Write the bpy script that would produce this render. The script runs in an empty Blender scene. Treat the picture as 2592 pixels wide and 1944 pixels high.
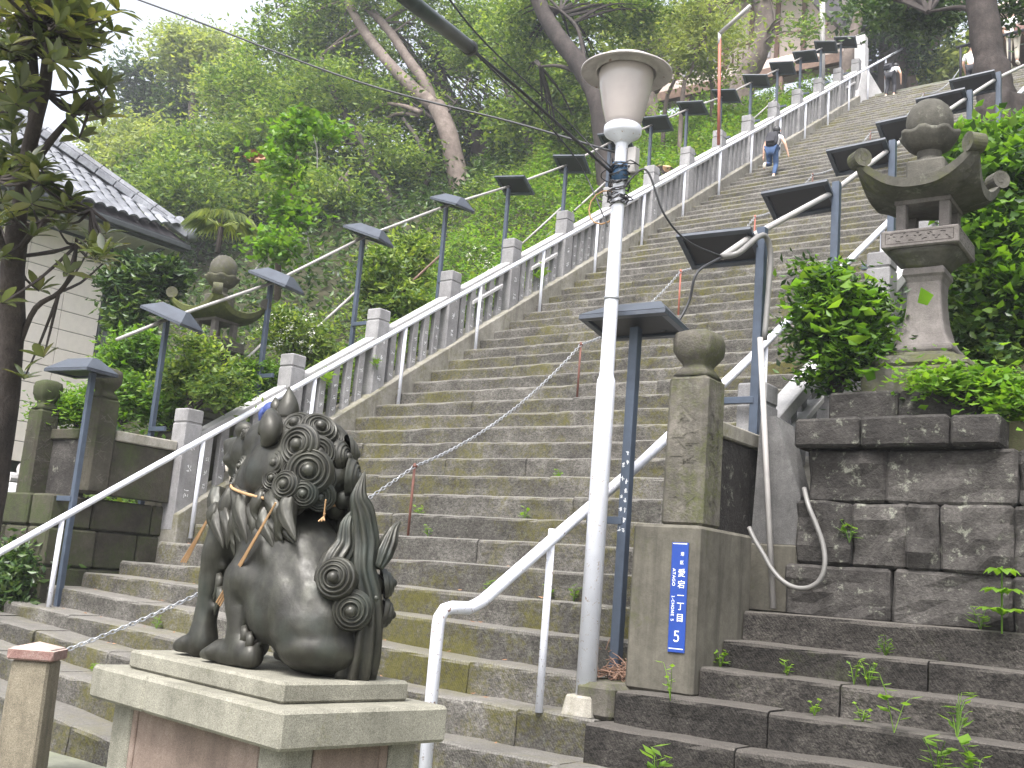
import bpy, bmesh, math, random
import numpy as np
from mathutils import Vector, Matrix, Euler, noise
R_ = math.radians
random.seed(7); rng = np.random.default_rng(7)
SC = bpy.context.scene
COL = SC.collection

# ------------------------------------------------------------------ camera
CAM = np.array([10.590, -7.436, 0.117]); FPX = 2749.11
yaw, pit, rol = R_(-36.777), R_(10.280), R_(4.678)
fw = np.array([math.sin(yaw)*math.cos(pit), math.cos(yaw)*math.cos(pit), math.sin(pit)])
r0 = np.array([math.cos(yaw), -math.sin(yaw), 0.0]); u0 = np.cross(r0, fw)
rt = math.cos(rol)*r0 + math.sin(rol)*u0; up = -math.sin(rol)*r0 + math.cos(rol)*u0
cam_d = bpy.data.cameras.new('camera'); cam = bpy.data.objects.new('camera', cam_d); COL.objects.link(cam)
cam_d.sensor_width = 36.0; cam_d.lens = FPX/2592*36; cam_d.clip_start = .05; cam_d.clip_end = 600
cam.matrix_world = Matrix([[rt[0], up[0], -fw[0], CAM[0]], [rt[1], up[1], -fw[1], CAM[1]], [rt[2], up[2], -fw[2], CAM[2]], [0, 0, 0, 1]])
SC.camera = cam

# ------------------------------------------------------------------ world, sun, exposure
SUN_EL, SUN_AZ = 60.0, 168.0     # azimuth clockwise from +Y
w = bpy.data.worlds.new('World'); SC.world = w; w.use_nodes = True
nt = w.node_tree; nt.nodes.clear()
sky = nt.nodes.new('ShaderNodeTexSky'); sky.sky_type = 'NISHITA'; sky.sun_disc = False
sky.sun_elevation = R_(SUN_EL); sky.sun_rotation = R_(SUN_AZ); sky.dust_density = 6.0; sky.air_density = 1.0; sky.ozone_density = 1.0
hs = nt.nodes.new('ShaderNodeHueSaturation'); hs.inputs['Saturation'].default_value = .35
bg = nt.nodes.new('ShaderNodeBackground'); bg.inputs['Strength'].default_value = .15
wo = nt.nodes.new('ShaderNodeOutputWorld')
nt.links.new(sky.outputs[0], hs.inputs['Color']); nt.links.new(hs.outputs[0], bg.inputs['Color']); nt.links.new(bg.outputs[0], wo.inputs['Surface'])
sd = bpy.data.lights.new('sun', 'SUN'); sd.energy = 1.3; sd.angle = R_(14); sd.color = (1, .985, .97)
so = bpy.data.objects.new('sun', sd); COL.objects.link(so)
sdir = Vector((math.sin(R_(SUN_AZ))*math.cos(R_(SUN_EL)), math.cos(R_(SUN_AZ))*math.cos(R_(SUN_EL)), math.sin(R_(SUN_EL))))
so.rotation_euler = sdir.to_track_quat('Z', 'Y').to_euler(); so.location = (5, -5, 20)
SC.view_settings.view_transform = 'Standard'; SC.view_settings.look = 'None'
SC.view_settings.gamma = 1; SC.view_settings.use_curve_mapping = False
SC.view_settings.exposure = 1.7
SC.cycles.max_bounces = 7; SC.cycles.transparent_max_bounces = 8; SC.cycles.volume_bounces = 0
SC.cycles.diffuse_bounces = 4; SC.cycles.glossy_bounces = 3; SC.cycles.transmission_bounces = 4

# ------------------------------------------------------------------ geometry of the place
T = .37; SL = .65801; RI = T*SL            # tread, slope, riser
def ray(x, y):
    d = fw*FPX + rt*(x-1296) + up*(972-y); return d/np.linalg.norm(d)
def atX(x, y, X): d = ray(x, y); return CAM + d*((X-CAM[0])/d[0])
def atY(x, y, Y): d = ray(x, y); return CAM + d*((Y-CAM[1])/d[1])
def atD(x, y, D): return CAM + ray(x, y)*D
def slope(x, y, o=0.):
    d = ray(x, y); t = (SL*CAM[1]+o-CAM[2])/(d[2]-SL*d[1]); return CAM + d*t
def depth(P): return float((np.asarray(P)-CAM) @ fw)

# ------------------------------------------------------------------ materials
MATS = {}
def newmat(name):
    m = bpy.data.materials.new(name); m.use_nodes = True; n = m.node_tree; n.nodes.clear()
    out = n.nodes.new('ShaderNodeOutputMaterial'); b = n.nodes.new('ShaderNodeBsdfPrincipled')
    n.links.new(b.outputs[0], out.inputs[0]); MATS[name] = m
    return m, n, b, out
def nd(n, t, **k):
    x = n.nodes.new(t)
    for a, v in k.items():
        if a in x.inputs: x.inputs[a].default_value = v
        else: setattr(x, a, v)
    return x
def ramp(n, src, stops, interp='LINEAR'):
    r = n.nodes.new('ShaderNodeValToRGB'); r.color_ramp.interpolation = interp
    e = r.color_ramp.elements
    while len(e) > 1: e.remove(e[-1])
    e[0].position = stops[0][0]; e[0].color = (*stops[0][1], 1) if len(stops[0][1]) == 3 else stops[0][1]
    for p, c in stops[1:]:
        q = e.new(p); q.color = (*c, 1) if len(c) == 3 else c
    n.links.new(src, r.inputs[0]); return r.outputs[0]
def mix(n, fac, a, b, mode='MIX'):
    m = n.nodes.new('ShaderNodeMix'); m.data_type = 'RGBA'; m.blend_type = mode
    for s, v in ((m.inputs[0], fac), (m.inputs[6], a), (m.inputs[7], b)):
        if hasattr(v, 'is_linked'): n.links.new(v, s)
        elif isinstance(v, (tuple, list)): s.default_value = (*v, 1)
        else: s.default_value = v
    return m.outputs[2]
def math_(n, op, a, b=0.):
    m = n.nodes.new('ShaderNodeMath'); m.operation = op
    for s, v in ((m.inputs[0], a), (m.inputs[1], b)):
        if hasattr(v, 'is_linked'): n.links.new(v, s)
        else: s.default_value = v
    return m.outputs[0]
def noise_(n, vec, scale, detail=4, rough=.6, dist=0.):
    t = nd(n, 'ShaderNodeTexNoise', Scale=scale, Detail=detail, Roughness=rough, Distortion=dist); n.links.new(vec, t.inputs['Vector']); return t.outputs['Fac']
def stone(name, dark, mid, light, moss=.0, mosscol=(.10, .11, .02), scale=1., bump=.5, rough=.88, rnd=.25, speck=.0, chisel=0., lichen=0., pale_top=0., streak=0., fleck=0.):
    m, n, b, out = newmat(name)
    g = n.nodes.new('ShaderNodeNewGeometry'); pos = g.outputs['Position']
    n1 = noise_(n, pos, 2.2*scale, 6, .65); n2 = noise_(n, pos, 14*scale, 5, .7); n3 = noise_(n, pos, 60*scale, 3, .7)
    v = math_(n, 'ADD', math_(n, 'MULTIPLY', n1, .55), math_(n, 'ADD', math_(n, 'MULTIPLY', n2, .3), math_(n, 'MULTIPLY', n3, .15)))
    c = ramp(n, v, [(.34, dark), (.5, mid), (.66, light)])
    if rnd:
        oi = n.nodes.new('ShaderNodeObjectInfo')
        f = math_(n, 'ADD', math_(n, 'MULTIPLY', oi.outputs['Random'], rnd*2), 1-rnd)
        cc = n.nodes.new('ShaderNodeCombineColor')
        for i in range(3): n.links.new(f, cc.inputs[i])
        c = mix(n, 1., c, cc.outputs[0], 'MULTIPLY')
    if speck:
        s = ramp(n, noise_(n, pos, 170*scale, 2, .8), [(.40, (1-speck,)*3), (.5, (1, 1, 1)), (.62, (1+speck*.8,)*3)])
        c = mix(n, 1., c, s, 'MULTIPLY')
    if fleck:
        mpf = nd(n, 'ShaderNodeMapping'); mpf.inputs['Scale'].default_value = (1., 1., 2.1); mpf.inputs['Rotation'].default_value = (.2, .35, .1); n.links.new(pos, mpf.inputs[0])
        fl = ramp(n, noise_(n, mpf.outputs[0], 30*scale, 4, .75, .8), [(.36, (1-fleck,)*3), (.5, (1, 1, 1)), (.64, (1+fleck*1.1,)*3)])
        c = mix(n, 1., c, fl, 'MULTIPLY')
    if lichen:
        l = ramp(n, noise_(n, pos, 9*scale, 6, .75), [(.58, (0, 0, 0)), (.66, (1, 1, 1))])
        c = mix(n, math_(n, 'MULTIPLY', l, lichen), c, (.30, .31, .25))
    if streak:
        mp = nd(n, 'ShaderNodeMapping'); mp.inputs['Scale'].default_value = (9, 9, .8); n.links.new(pos, mp.inputs[0])
        st = ramp(n, noise_(n, mp.outputs[0], 1., 4, .6), [(.45, (0, 0, 0)), (.72, (1, 1, 1))])
        c = mix(n, math_(n, 'MULTIPLY', st, streak), c, tuple(x*.35 for x in mid))
    if moss:
        mm = noise_(n, pos, 1.3*scale, 5, .7, .4); m2 = noise_(n, pos, 26*scale, 3, .7)
        k = ramp(n, math_(n, 'ADD', math_(n, 'MULTIPLY', mm, .7), math_(n, 'MULTIPLY', m2, .3)), [(.62-moss*.22, (0, 0, 0)), (.74-moss*.2, (1, 1, 1))])
        c = mix(n, math_(n, 'MULTIPLY', k, min(1, .45+moss*.5)), c, mix(n, m2, tuple(x*.6 for x in mosscol), tuple(min(1, x*1.6) for x in mosscol)))
    if pale_top:
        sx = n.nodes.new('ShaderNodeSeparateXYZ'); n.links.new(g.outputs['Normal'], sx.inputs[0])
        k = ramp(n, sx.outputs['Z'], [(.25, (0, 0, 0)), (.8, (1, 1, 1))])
        c = mix(n, math_(n, 'MULTIPLY', k, pale_top), c, tuple(min(1, x*1.5) for x in light))  # paler colour on faces that point upward
    n.links.new(c, b.inputs['Base Color']); b.inputs['Roughness'].default_value = rough
    b.inputs['Specular IOR Level'].default_value = .25
    h = math_(n, 'ADD', math_(n, 'MULTIPLY', n2, .6), math_(n, 'MULTIPLY', n3, .35))
    if chisel:
        mp = nd(n, 'ShaderNodeMapping'); mp.inputs['Rotation'].default_value = (0, R_(38), 0); n.links.new(pos, mp.inputs[0])
        wv = nd(n, 'ShaderNodeTexWave', Scale=17., Distortion=9., Detail=5.); wv.inputs['Detail Scale'].default_value = 3.5; wv.inputs['Detail Roughness'].default_value = .75; wv.bands_direction = 'X'; n.links.new(mp.outputs[0], wv.inputs['Vector'])
        h = math_(n, 'ADD', h, math_(n, 'MULTIPLY', wv.outputs['Fac'], chisel))
        dk = ramp(n, wv.outputs['Fac'], [(.0, (.55,)*3), (.5, (1, 1, 1)), (1, (1.12,)*3)])
        mk = nd(n, 'ShaderNodeMix'); 
        c2 = mix(n, .55*min(1, chisel*1.4), c, mix(n, 1., c, dk, 'MULTIPLY')); n.links.new(c2, b.inputs['Base Color'])
    bp = nd(n, 'ShaderNodeBump', Strength=bump, Distance=.014); n.links.new(h, bp.inputs['Height']); n.links.new(bp.outputs[0], b.inputs['Normal'])
    return m
def plain(name, col, rough=.5, metal=0., var=.12, scale=8., bump=0., dirt=0., dirtcol=(.1, .05, .03), spec=.5, drips=False):
    m, n, b, out = newmat(name)
    g = n.nodes.new('ShaderNodeNewGeometry'); pos = g.outputs['Position']
    a = noise_(n, pos, scale, 5, .6)
    c = ramp(n, a, [(.3, tuple(x*(1-var) for x in col)), (.7, tuple(min(1, x*(1+var)) for x in col))])
    if dirt:
        k = ramp(n, noise_(n, pos, scale*4, 6, .75, .5), [(.66-dirt*.12, (0, 0, 0)), (.70-dirt*.1, (1, 1, 1))])
        c = mix(n, k, c, dirtcol)
    n.links.new(c, b.inputs['Base Color']); b.inputs['Roughness'].default_value = rough; b.inputs['Metallic'].default_value = metal
    b.inputs['Specular IOR Level'].default_value = spec
    if bump:
        bp = nd(n, 'ShaderNodeBump', Strength=bump, Distance=.01); n.links.new(noise_(n, pos, scale*5, 4, .6), bp.inputs['Height']); n.links.new(bp.outputs[0], b.inputs['Normal'])
    return m
def leafmat(name, cols, trans=.35, rough=.45, spec=.4):
    m, n, b, out = newmat(name)
    g = n.nodes.new('ShaderNodeNewGeometry')
    k = len(cols); c = ramp(n, g.outputs['Random Per Island'], [(i/(k-1), col) for i, col in enumerate(cols)])
    big = noise_(n, g.outputs['Position'], .8, 4, .6)
    c = mix(n, 1., c, ramp(n, big, [(.36, (.6, .66, .68)), (.62, (1.3, 1.25, 1.08))]), 'MULTIPLY')  # broad noise paints the dark shaded gaps of the crowns into the leaf colour
    n.links.new(c, b.inputs['Base Color']); b.inputs['Roughness'].default_value = rough; b.inputs['Specular IOR Level'].default_value = spec
    tr = n.nodes.new('ShaderNodeBsdfTranslucent'); n.links.new(mix(n, 1., c, (1.5, 1.5, .6), 'MULTIPLY'), tr.inputs[0])
    ms = n.nodes.new('ShaderNodeMixShader'); ms.inputs[0].default_value = trans
    n.links.new(b.outputs[0], ms.inputs[1]); n.links.new(tr.outputs[0], ms.inputs[2]); n.links.new(ms.outputs[0], out.inputs[0])
    return m

M_STEP = stone('step_stone', (.064, .059, .052), (.132, .124, .11), (.255, .242, .22), moss=.6, mosscol=(.13, .12, .018), bump=1.05, chisel=.6, pale_top=.5, lichen=.4, fleck=.5)
M_STEPR = stone('side_step_stone', (.017, .015, .0135), (.040, .036, .032), (.078, .071, .063), moss=.25, mosscol=(.045, .055, .015), bump=1.3, chisel=.2, pale_top=.8, fleck=.75)
M_WALL = stone('masonry_stone', (.015, .0135, .0125), (.035, .032, .0295), (.068, .063, .058), moss=.15, mosscol=(.03, .04, .016), bump=1.4, lichen=.45, rnd=.25, fleck=.3)
M_WALLL = stone('mossy_masonry', (.022, .02, .015), (.05, .045, .034), (.09, .082, .063), moss=.75, mosscol=(.035, .045, .015), bump=1., rnd=.2)
M_GRAN = stone('granite', (.18, .175, .178), (.25, .245, .248), (.33, .325, .325), scale=2., bump=.25, rnd=.12, speck=.3, streak=.25)
M_GRANW = stone('pale_granite', (.34, .335, .335), (.42, .41, .41), (.52, .51, .51), scale=2., bump=.2, rnd=.08, speck=.2)
M_CURB = stone('curb_granite', (.15, .14, .115), (.25, .235, .20), (.35, .335, .30), moss=.4, mosscol=(.10, .095, .025), bump=.3, rnd=.1, speck=.2, streak=.4)
M_POST = stone('weathered_post_stone', (.045, .042, .034), (.098, .09, .076), (.185, .168, .145), moss=.72, mosscol=(.055, .062, .018), bump=1.1, rnd=.0, lichen=.2, streak=.5)
M_PLAST = stone('stained_plinth_stone', (.055, .051, .040), (.098, .091, .074), (.145, .134, .11), moss=.3, mosscol=(.05, .055, .02), bump=.3, rnd=0, streak=.7)
M_GRANSH = stone('shaded_granite', (.07, .068, .066), (.12, .117, .115), (.18, .175, .172), scale=2., bump=.25, rnd=.1, speck=.45, streak=.3)  # darker copy of the granite, the wing slab's shade is in its colour
M_LANT = stone('lantern_stone', (.034, .033, .027), (.075, .071, .06), (.13, .122, .105), moss=.6, mosscol=(.06, .065, .02), bump=.7, rnd=0, lichen=.3)
M_LSHAFT = stone('lantern_shaft_stone', (.085, .076, .07), (.135, .122, .115), (.20, .183, .173), moss=.1, bump=.5, rnd=0, streak=.3, speck=.15)
M_LMOSS = stone('mossy_roof_stone', (.03, .03, .018), (.055, .06, .025), (.10, .11, .04), moss=.6, mosscol=(.085, .10, .022), bump=.7, rnd=0)
M_PED = stone('pedestal_granite', (.13, .127, .10), (.20, .193, .158), (.27, .262, .215), moss=.18, mosscol=(.13, .125, .05), scale=1.6, bump=.35, rnd=0, speck=.35, streak=.3)
M_PEDP = stone('pedestal_panel', (.13, .10, .082), (.19, .145, .12), (.25, .20, .17), bump=.4, rnd=0, speck=.25, streak=.5, scale=1.5)
M_BOLL = stone('bollard_stone', (.10, .088, .065), (.17, .148, .11), (.25, .22, .165), moss=.25, bump=.5, rnd=0, speck=.35, streak=.6)
M_BCAP = stone('red_cap_stone', (.14, .075, .065), (.21, .125, .11), (.32, .26, .23), bump=.4, rnd=0, speck=.3, pale_top=.6)
M_WHITE = plain('white_paint', (.64, .655, .72), .45, var=.07, dirt=.45, dirtcol=(.25, .2, .18))
M_WHITER = plain('rusty_white_paint', (.64, .655, .72), .45, var=.08, dirt=.62, dirtcol=(.16, .09, .07))
M_LAMPW = plain('pole_white', (.64, .655, .72), .4, var=.07, dirt=.5, dirtcol=(.34, .24, .17))
M_BLUE = plain('slate_blue_steel', (.05, .066, .095), .45, var=.2, dirt=.15, dirtcol=(.04, .05, .07))
M_HOOD = plain('hood_steel', (.045, .053, .068), .35, var=.2)
M_BLACK = plain('black_inner', (.012, .012, .014), .5)
M_RED = plain('rusty_red_iron', (.13, .05, .035), .7, var=.3, bump=.3)
M_ORNG = plain('orange_iron', (.33, .10, .065), .6, var=.2)
M_CHAIN = plain('galvanized_chain', (.38, .39, .41), .4, metal=.7, var=.3)
M_CABLE = plain('black_cable', (.025, .025, .028), .5)
M_TUBE = plain('cable_guard', (.045, .055, .055), .35, var=.3)
M_PVC = plain('grey_conduit', (.31, .295, .285), .5, var=.1)
M_HOSE = plain('grey_hose', (.15, .145, .138), .45, var=.12)
M_ROPE = plain('straw_rope', (.33, .2, .1), .8, var=.3)
M_TEAL = plain('blue_tape', (.03, .08, .16), .5)
M_OPAL = plain('lamp_glass', (.42, .375, .36), .12, var=.05, spec=.6)
M_CAPM = plain('lamp_cap_metal', (.4, .37, .36), .6, var=.3, scale=5, dirt=.5, dirtcol=(.17, .10, .07))
M_SIGN = plain('sign_blue', (.012, .045, .24), .3, var=.05)
M_SWHITE = plain('sign_white', (.85, .86, .88), .4, var=.02)
M_TILE = stone('roof_tile', (.07, .075, .088), (.14, .145, .16), (.26, .27, .295), bump=.2, rnd=.25, rough=.35)
M_SIDE = plain('siding_panel', (.72, .65, .61), .6, var=.05)
M_EAVE = plain('eave_wood', (.05, .055, .06), .6, var=.2)
M_SOFF = plain('soffit', (.3, .3, .26), .7)
M_BARK = stone('bark_grey', (.075, .06, .05), (.15, .12, .105), (.24, .2, .175), bump=1.2, rnd=.1, moss=.15, streak=.4)
M_BARKD = stone('bark_dark', (.02, .017, .015), (.045, .037, .034), (.085, .07, .062), bump=1.2, rnd=.1, streak=.5)
M_SOIL = stone('hill_soil', (.018, .02, .009), (.035, .035, .016), (.06, .05, .03), bump=.6, rnd=0, moss=.4, mosscol=(.03, .05, .012))
M_GROUND = stone('street_concrete', (.10, .105, .085), (.16, .165, .13), (.22, .22, .18), moss=.4, mosscol=(.1, .12, .05), bump=.2, rnd=0)
M_WOOD = plain('old_wood', (.14, .085, .06), .75, var=.3)
M_CREAM = plain('cream_plaster', (.50, .42, .38), .8, var=.08)
M_PWHITE = plain('white_plaster', (.42, .42, .45), .8, var=.05)
M_DROOF = plain('dark_roof', (.055, .05, .055), .7, var=.25)
M_SKIN = plain('skin', (.55, .33, .24), .5, var=.05)
M_HAIR = plain('black_hair', (.012, .011, .012), .5)
M_SHIRT = plain('white_shirt', (.78, .78, .8), .8, var=.03)
M_JEANS = plain('blue_jeans', (.035, .075, .17), .8, var=.2)
M_DARKC = plain('black_cloth', (.016, .016, .022), .8, var=.2)
M_BEIGE = plain('beige_cloth', (.55, .5, .42), .8)
M_BAND = plain('navy_bandana', (.02, .04, .16), .7)
M_SOLE = plain('shoe', (.6, .56, .48), .7)
M_FLOWER = plain('white_blossom', (.72, .72, .62), .7)
M_DRY = plain('dry_leaf', (.28, .15, .08), .8, var=.3)
M_STRAW = plain('twigs', (.22, .13, .09), .8, var=.4)
M_CUT = plain('cut_wood', (.5, .3, .18), .8, var=.2)
L_A = leafmat('leaf_mid', [(.045, .09, .022), (.09, .155, .035), (.15, .22, .05), (.23, .29, .08)], trans=.45)
L_B = leafmat('leaf_dark', [(.016, .038, .012), (.03, .065, .02), (.055, .105, .026), (.10, .15, .045)], trans=.32, rough=.35)
L_C = leafmat('leaf_bright', [(.06, .14, .018), (.10, .21, .026), (.16, .28, .036), (.10, .17, .035)], trans=.5)
L_M = leafmat('leaf_magnolia', [(.045, .058, .026), (.065, .088, .036), (.10, .12, .045), (.14, .14, .055)], trans=.25, rough=.18, spec=.8)
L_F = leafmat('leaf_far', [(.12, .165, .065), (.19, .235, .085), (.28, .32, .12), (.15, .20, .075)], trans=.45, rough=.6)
L_I = leafmat('leaf_ivy', [(.012, .035, .008), (.03, .07, .014), (.09, .19, .02), (.13, .24, .028)], trans=.45, rough=.4)
# bronze
m, n, b, out = newmat('dark_bronze'); M_BRZ = m
g = n.nodes.new('ShaderNodeNewGeometry'); pos = g.outputs['Position']
c = ramp(n, noise_(n, pos, 7, 6, .65), [(.35, (.005, .005, .0045)), (.5, (.012, .012, .010)), (.64, (.030, .031, .024))])
pt = ramp(n, g.outputs['Pointiness'], [(.46, (0, 0, 0)), (.54, (1, 1, 1))])
c = mix(n, math_(n, 'MULTIPLY', pt, .35), c, (.075, .07, .055))
ps = ramp(n, noise_(n, pos, 3.2, 4, .6), [(.55, (0, 0, 0)), (.72, (1, 1, 1))])
c = mix(n, math_(n, 'MULTIPLY', ps, .35), c, (.055, .075, .068))
mpb = nd(n, 'ShaderNodeMapping'); mpb.inputs['Scale'].default_value = (22, 22, 3.); n.links.new(pos, mpb.inputs[0])
sk = ramp(n, noise_(n, mpb.outputs[0], 1., 5, .7, .6), [(.48, (0, 0, 0)), (.66, (1, 1, 1))]); c = mix(n, math_(n, 'MULTIPLY', sk, .45), c, (.055, .056, .042))
n.links.new(ramp(n, noise_(n, pos, 16, 5, .7), [(.3, (.32,)*3), (.7, (.62,)*3)]), b.inputs['Roughness'])
n.links.new(c, b.inputs['Base Color']); b.inputs['Metallic'].default_value = .3
bp = nd(n, 'ShaderNodeBump', Strength=.25, Distance=.004); n.links.new(noise_(n, pos, 60, 4, .6), bp.inputs['Height']); n.links.new(bp.outputs[0], b.inputs['Normal'])

# ------------------------------------------------------------------ mesh helpers
class MB:
    def __init__(s): s.v = []; s.f = []
    def add(s, vs, fs):
        o = len(s.v); s.v += [tuple(map(float, v)) for v in vs]; s.f += [tuple(i+o for i in f) for f in fs]; return s
    def mesh(s, name, mat=None, smooth=False):
        me = bpy.data.meshes.new(name); me.from_pydata(s.v, [], s.f); me.update()
        if smooth: me.shade_smooth()
        if mat: me.materials.append(mat)
        return me
    def build(s, name, mat=None, parent=None, smooth=False, loc=None): return link(name, s.mesh(name, mat, smooth), parent, loc)
def link(name, me, parent=None, loc=None, rot=None, scale=None):
    o = bpy.data.objects.new(name, me); COL.objects.link(o)
    if parent: o.parent = parent
    if loc is not None: o.location = loc
    if rot is not None: o.rotation_euler = rot
    if scale is not None: o.scale = scale
    return o
def tag(o, label=None, cat=None, group=None, kind=None):
    if label: o['label'] = label
    if cat: o['category'] = cat
    if group: o['group'] = group
    if kind: o['kind'] = kind
    return o
def empty(name, loc=(0, 0, 0), rz=0., label=None, cat=None, group=None, kind=None):
    o = bpy.data.objects.new(name, None); COL.objects.link(o); o.location = loc; o.rotation_euler = (0, 0, rz); o.empty_display_size = .1
    return tag(o, label, cat, group, kind)
def copy_tree(o, parent=None):
    c = o.copy(); COL.objects.link(c); c.parent = parent
    for ch in [x for x in COL.objects if x.parent == o]: copy_tree(ch, c)
    return c
def cbox(mb, lo, hi, ch=.006, M=None):
    lo = np.array(lo, float); hi = np.array(hi, float); ch = min(ch, float(min(hi-lo))*.45)
    vs = []; idx = {}
    for cx in (0, 1):
        for cy in (0, 1):
            for cz in (0, 1):
                for ax in range(3):
                    p = [(lo, hi)[c][i] + ((ch, -ch)[c] if i != ax else 0) for i, c in enumerate((cx, cy, cz))]
                    idx[(cx, cy, cz, ax)] = len(vs); vs.append(p)
    F = []
    for ax in range(3):
        o = [i for i in range(3) if i != ax]
        for s in (0, 1):
            q = []
            for a, b_ in ((0, 0), (1, 0), (1, 1), (0, 1)):
                c = [0, 0, 0]; c[ax] = s; c[o[0]] = a; c[o[1]] = b_; q.append(idx[(*c, ax)])
            F.append(q)
    for ax in range(3):
        o = [i for i in range(3) if i != ax]
        for a in (0, 1):
            for b_ in (0, 1):
                c0 = [0, 0, 0]; c1 = [0, 0, 0]; c0[ax] = 0; c1[ax] = 1; c0[o[0]] = c1[o[0]] = a; c0[o[1]] = c1[o[1]] = b_
                F.append([idx[(*c0, o[0])], idx[(*c0, o[1])], idx[(*c1, o[1])], idx[(*c1, o[0])]])
    for cx in (0, 1):
        for cy in (0, 1):
            for cz in (0, 1): F.append([idx[(cx, cy, cz, a)] for a in range(3)])
    if M is not None: vs = [tuple(M @ Vector(v)) for v in vs]
    # orient outward
    cen = np.mean(np.array(vs), 0); V = np.array(vs); G = []
    for f in F:
        p = V[f]; nn = np.cross(p[1]-p[0], p[2]-p[0])
        G.append(f if nn @ (p.mean(0)-cen) > 0 else f[::-1])
    return mb.add(vs, G)
def frame(d, prev=None):
    d = Vector(d).normalized()
    a = prev if prev is not None else (Vector((0, 0, 1)) if abs(d.z) < .95 else Vector((1, 0, 0)))
    x = a.cross(d)
    if x.length < 1e-5: x = Vector((1, 0, 0)).cross(d)
    x.normalize(); return x, d.cross(x).normalized()
def tube(mb, pts, rad, n=8, cap=True, wob=0., rid=0, rida=0.):
    pts = [Vector(p) for p in pts]; k = len(pts)
    rs = rad if isinstance(rad, (list, tuple)) else [rad]*k
    o = len(mb.v); x = None
    for i, p in enumerate(pts):
        d = (pts[min(i+1, k-1)]-pts[max(i-1, 0)])
        if d.length < 1e-9: d = Vector((0, 0, 1))
        d.normalize()
        if x is None: x, y = frame(d)
        else:
            x = (x - d*x.dot(d)); x = x.normalized() if x.length > 1e-6 else frame(d)[0]; y = d.cross(x)
        for j in range(n):
            a = 2*math.pi*j/n
            r = rs[i]*(1+(random.uniform(-wob, wob) if wob else 0))*(1+(rida*math.cos(rid*a+i*.35) if rid else 0))
            mb.v.append(tuple(p+(x*math.cos(a)+y*math.sin(a))*r))
    for i in range(k-1):
        for j in range(n):
            a = o+i*n+j; b_ = o+i*n+(j+1) % n
            mb.f.append((a, b_, b_+n, a+n))
    if cap: mb.f.append(tuple(o+j for j in range(n))[::-1]); mb.f.append(tuple(o+(k-1)*n+j for j in range(n)))
    return mb
def smooth_path(pts, sub=4):
    P = [np.array(p, float) for p in pts]; out = []
    Q = [2*P[0]-P[1]]+P+[2*P[-1]-P[-2]]
    for i in range(1, len(Q)-2):
        for s in range(sub):
            t = s/sub; a, b_, c, d = Q[i-1:i+3]
            out.append(.5*((2*b_)+(-a+c)*t+(2*a-5*b_+4*c-d)*t*t+(-a+3*b_-3*c+d)*t**3))
    out.append(P[-1]); return out
def interp(vals, sub=4):
    out = []
    for i in range(len(vals)-1):
        for s in range(sub): out.append(vals[i]+(vals[i+1]-vals[i])*s/sub)
    return out+[vals[-1]]
def lathe(mb, prof, n=24, c=(0, 0, 0), sq=0.):
    o = len(mb.v)
    for r, z in prof:
        for j in range(n):
            a = 2*math.pi*(j+.5)/n; k = 1.
            if sq: k = 1/max(abs(math.cos(a)), abs(math.sin(a)))*sq + (1-sq)
            mb.v.append((c[0]+r*k*math.cos(a), c[1]+r*k*math.sin(a), c[2]+z))
    for i in range(len(prof)-1):
        for j in range(n): mb.f.append((o+i*n+j, o+i*n+(j+1) % n, o+(i+1)*n+(j+1) % n, o+(i+1)*n+j))
    mb.f.append(tuple(o+j for j in range(n))[::-1]); mb.f.append(tuple(o+(len(prof)-1)*n+j for j in range(n)))
    return mb
def ellipsoid(mb, c, r, n=16, m=10, rot=None):
    o = len(mb.v); c = Vector(c); Rm = rot or Matrix.Identity(3)
    for i in range(1, m):
        for j in range(n):
            t = math.pi*i/m; a = 2*math.pi*j/n
            mb.v.append(tuple(c+Rm @ Vector((r[0]*math.sin(t)*math.cos(a), r[1]*math.sin(t)*math.sin(a), r[2]*math.cos(t)))))
    a = len(mb.v); mb.v.append(tuple(c+Rm @ Vector((0, 0, r[2])))); mb.v.append(tuple(c-Rm @ Vector((0, 0, r[2]))))
    for i in range(m-2):
        for j in range(n): mb.f.append((o+i*n+j, o+(i+1)*n+j, o+(i+1)*n+(j+1) % n, o+i*n+(j+1) % n))
    for j in range(n):
        mb.f.append((a, o+j, o+(j+1) % n)); mb.f.append((a+1, o+(m-2)*n+(j+1) % n, o+(m-2)*n+j))
    return mb
def evaluated(o, name):
    dg = bpy.context.evaluated_depsgraph_get(); dg.update()
    me = bpy.data.meshes.new_from_object(o.evaluated_get(dg)); me.name = name; return me

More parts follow.
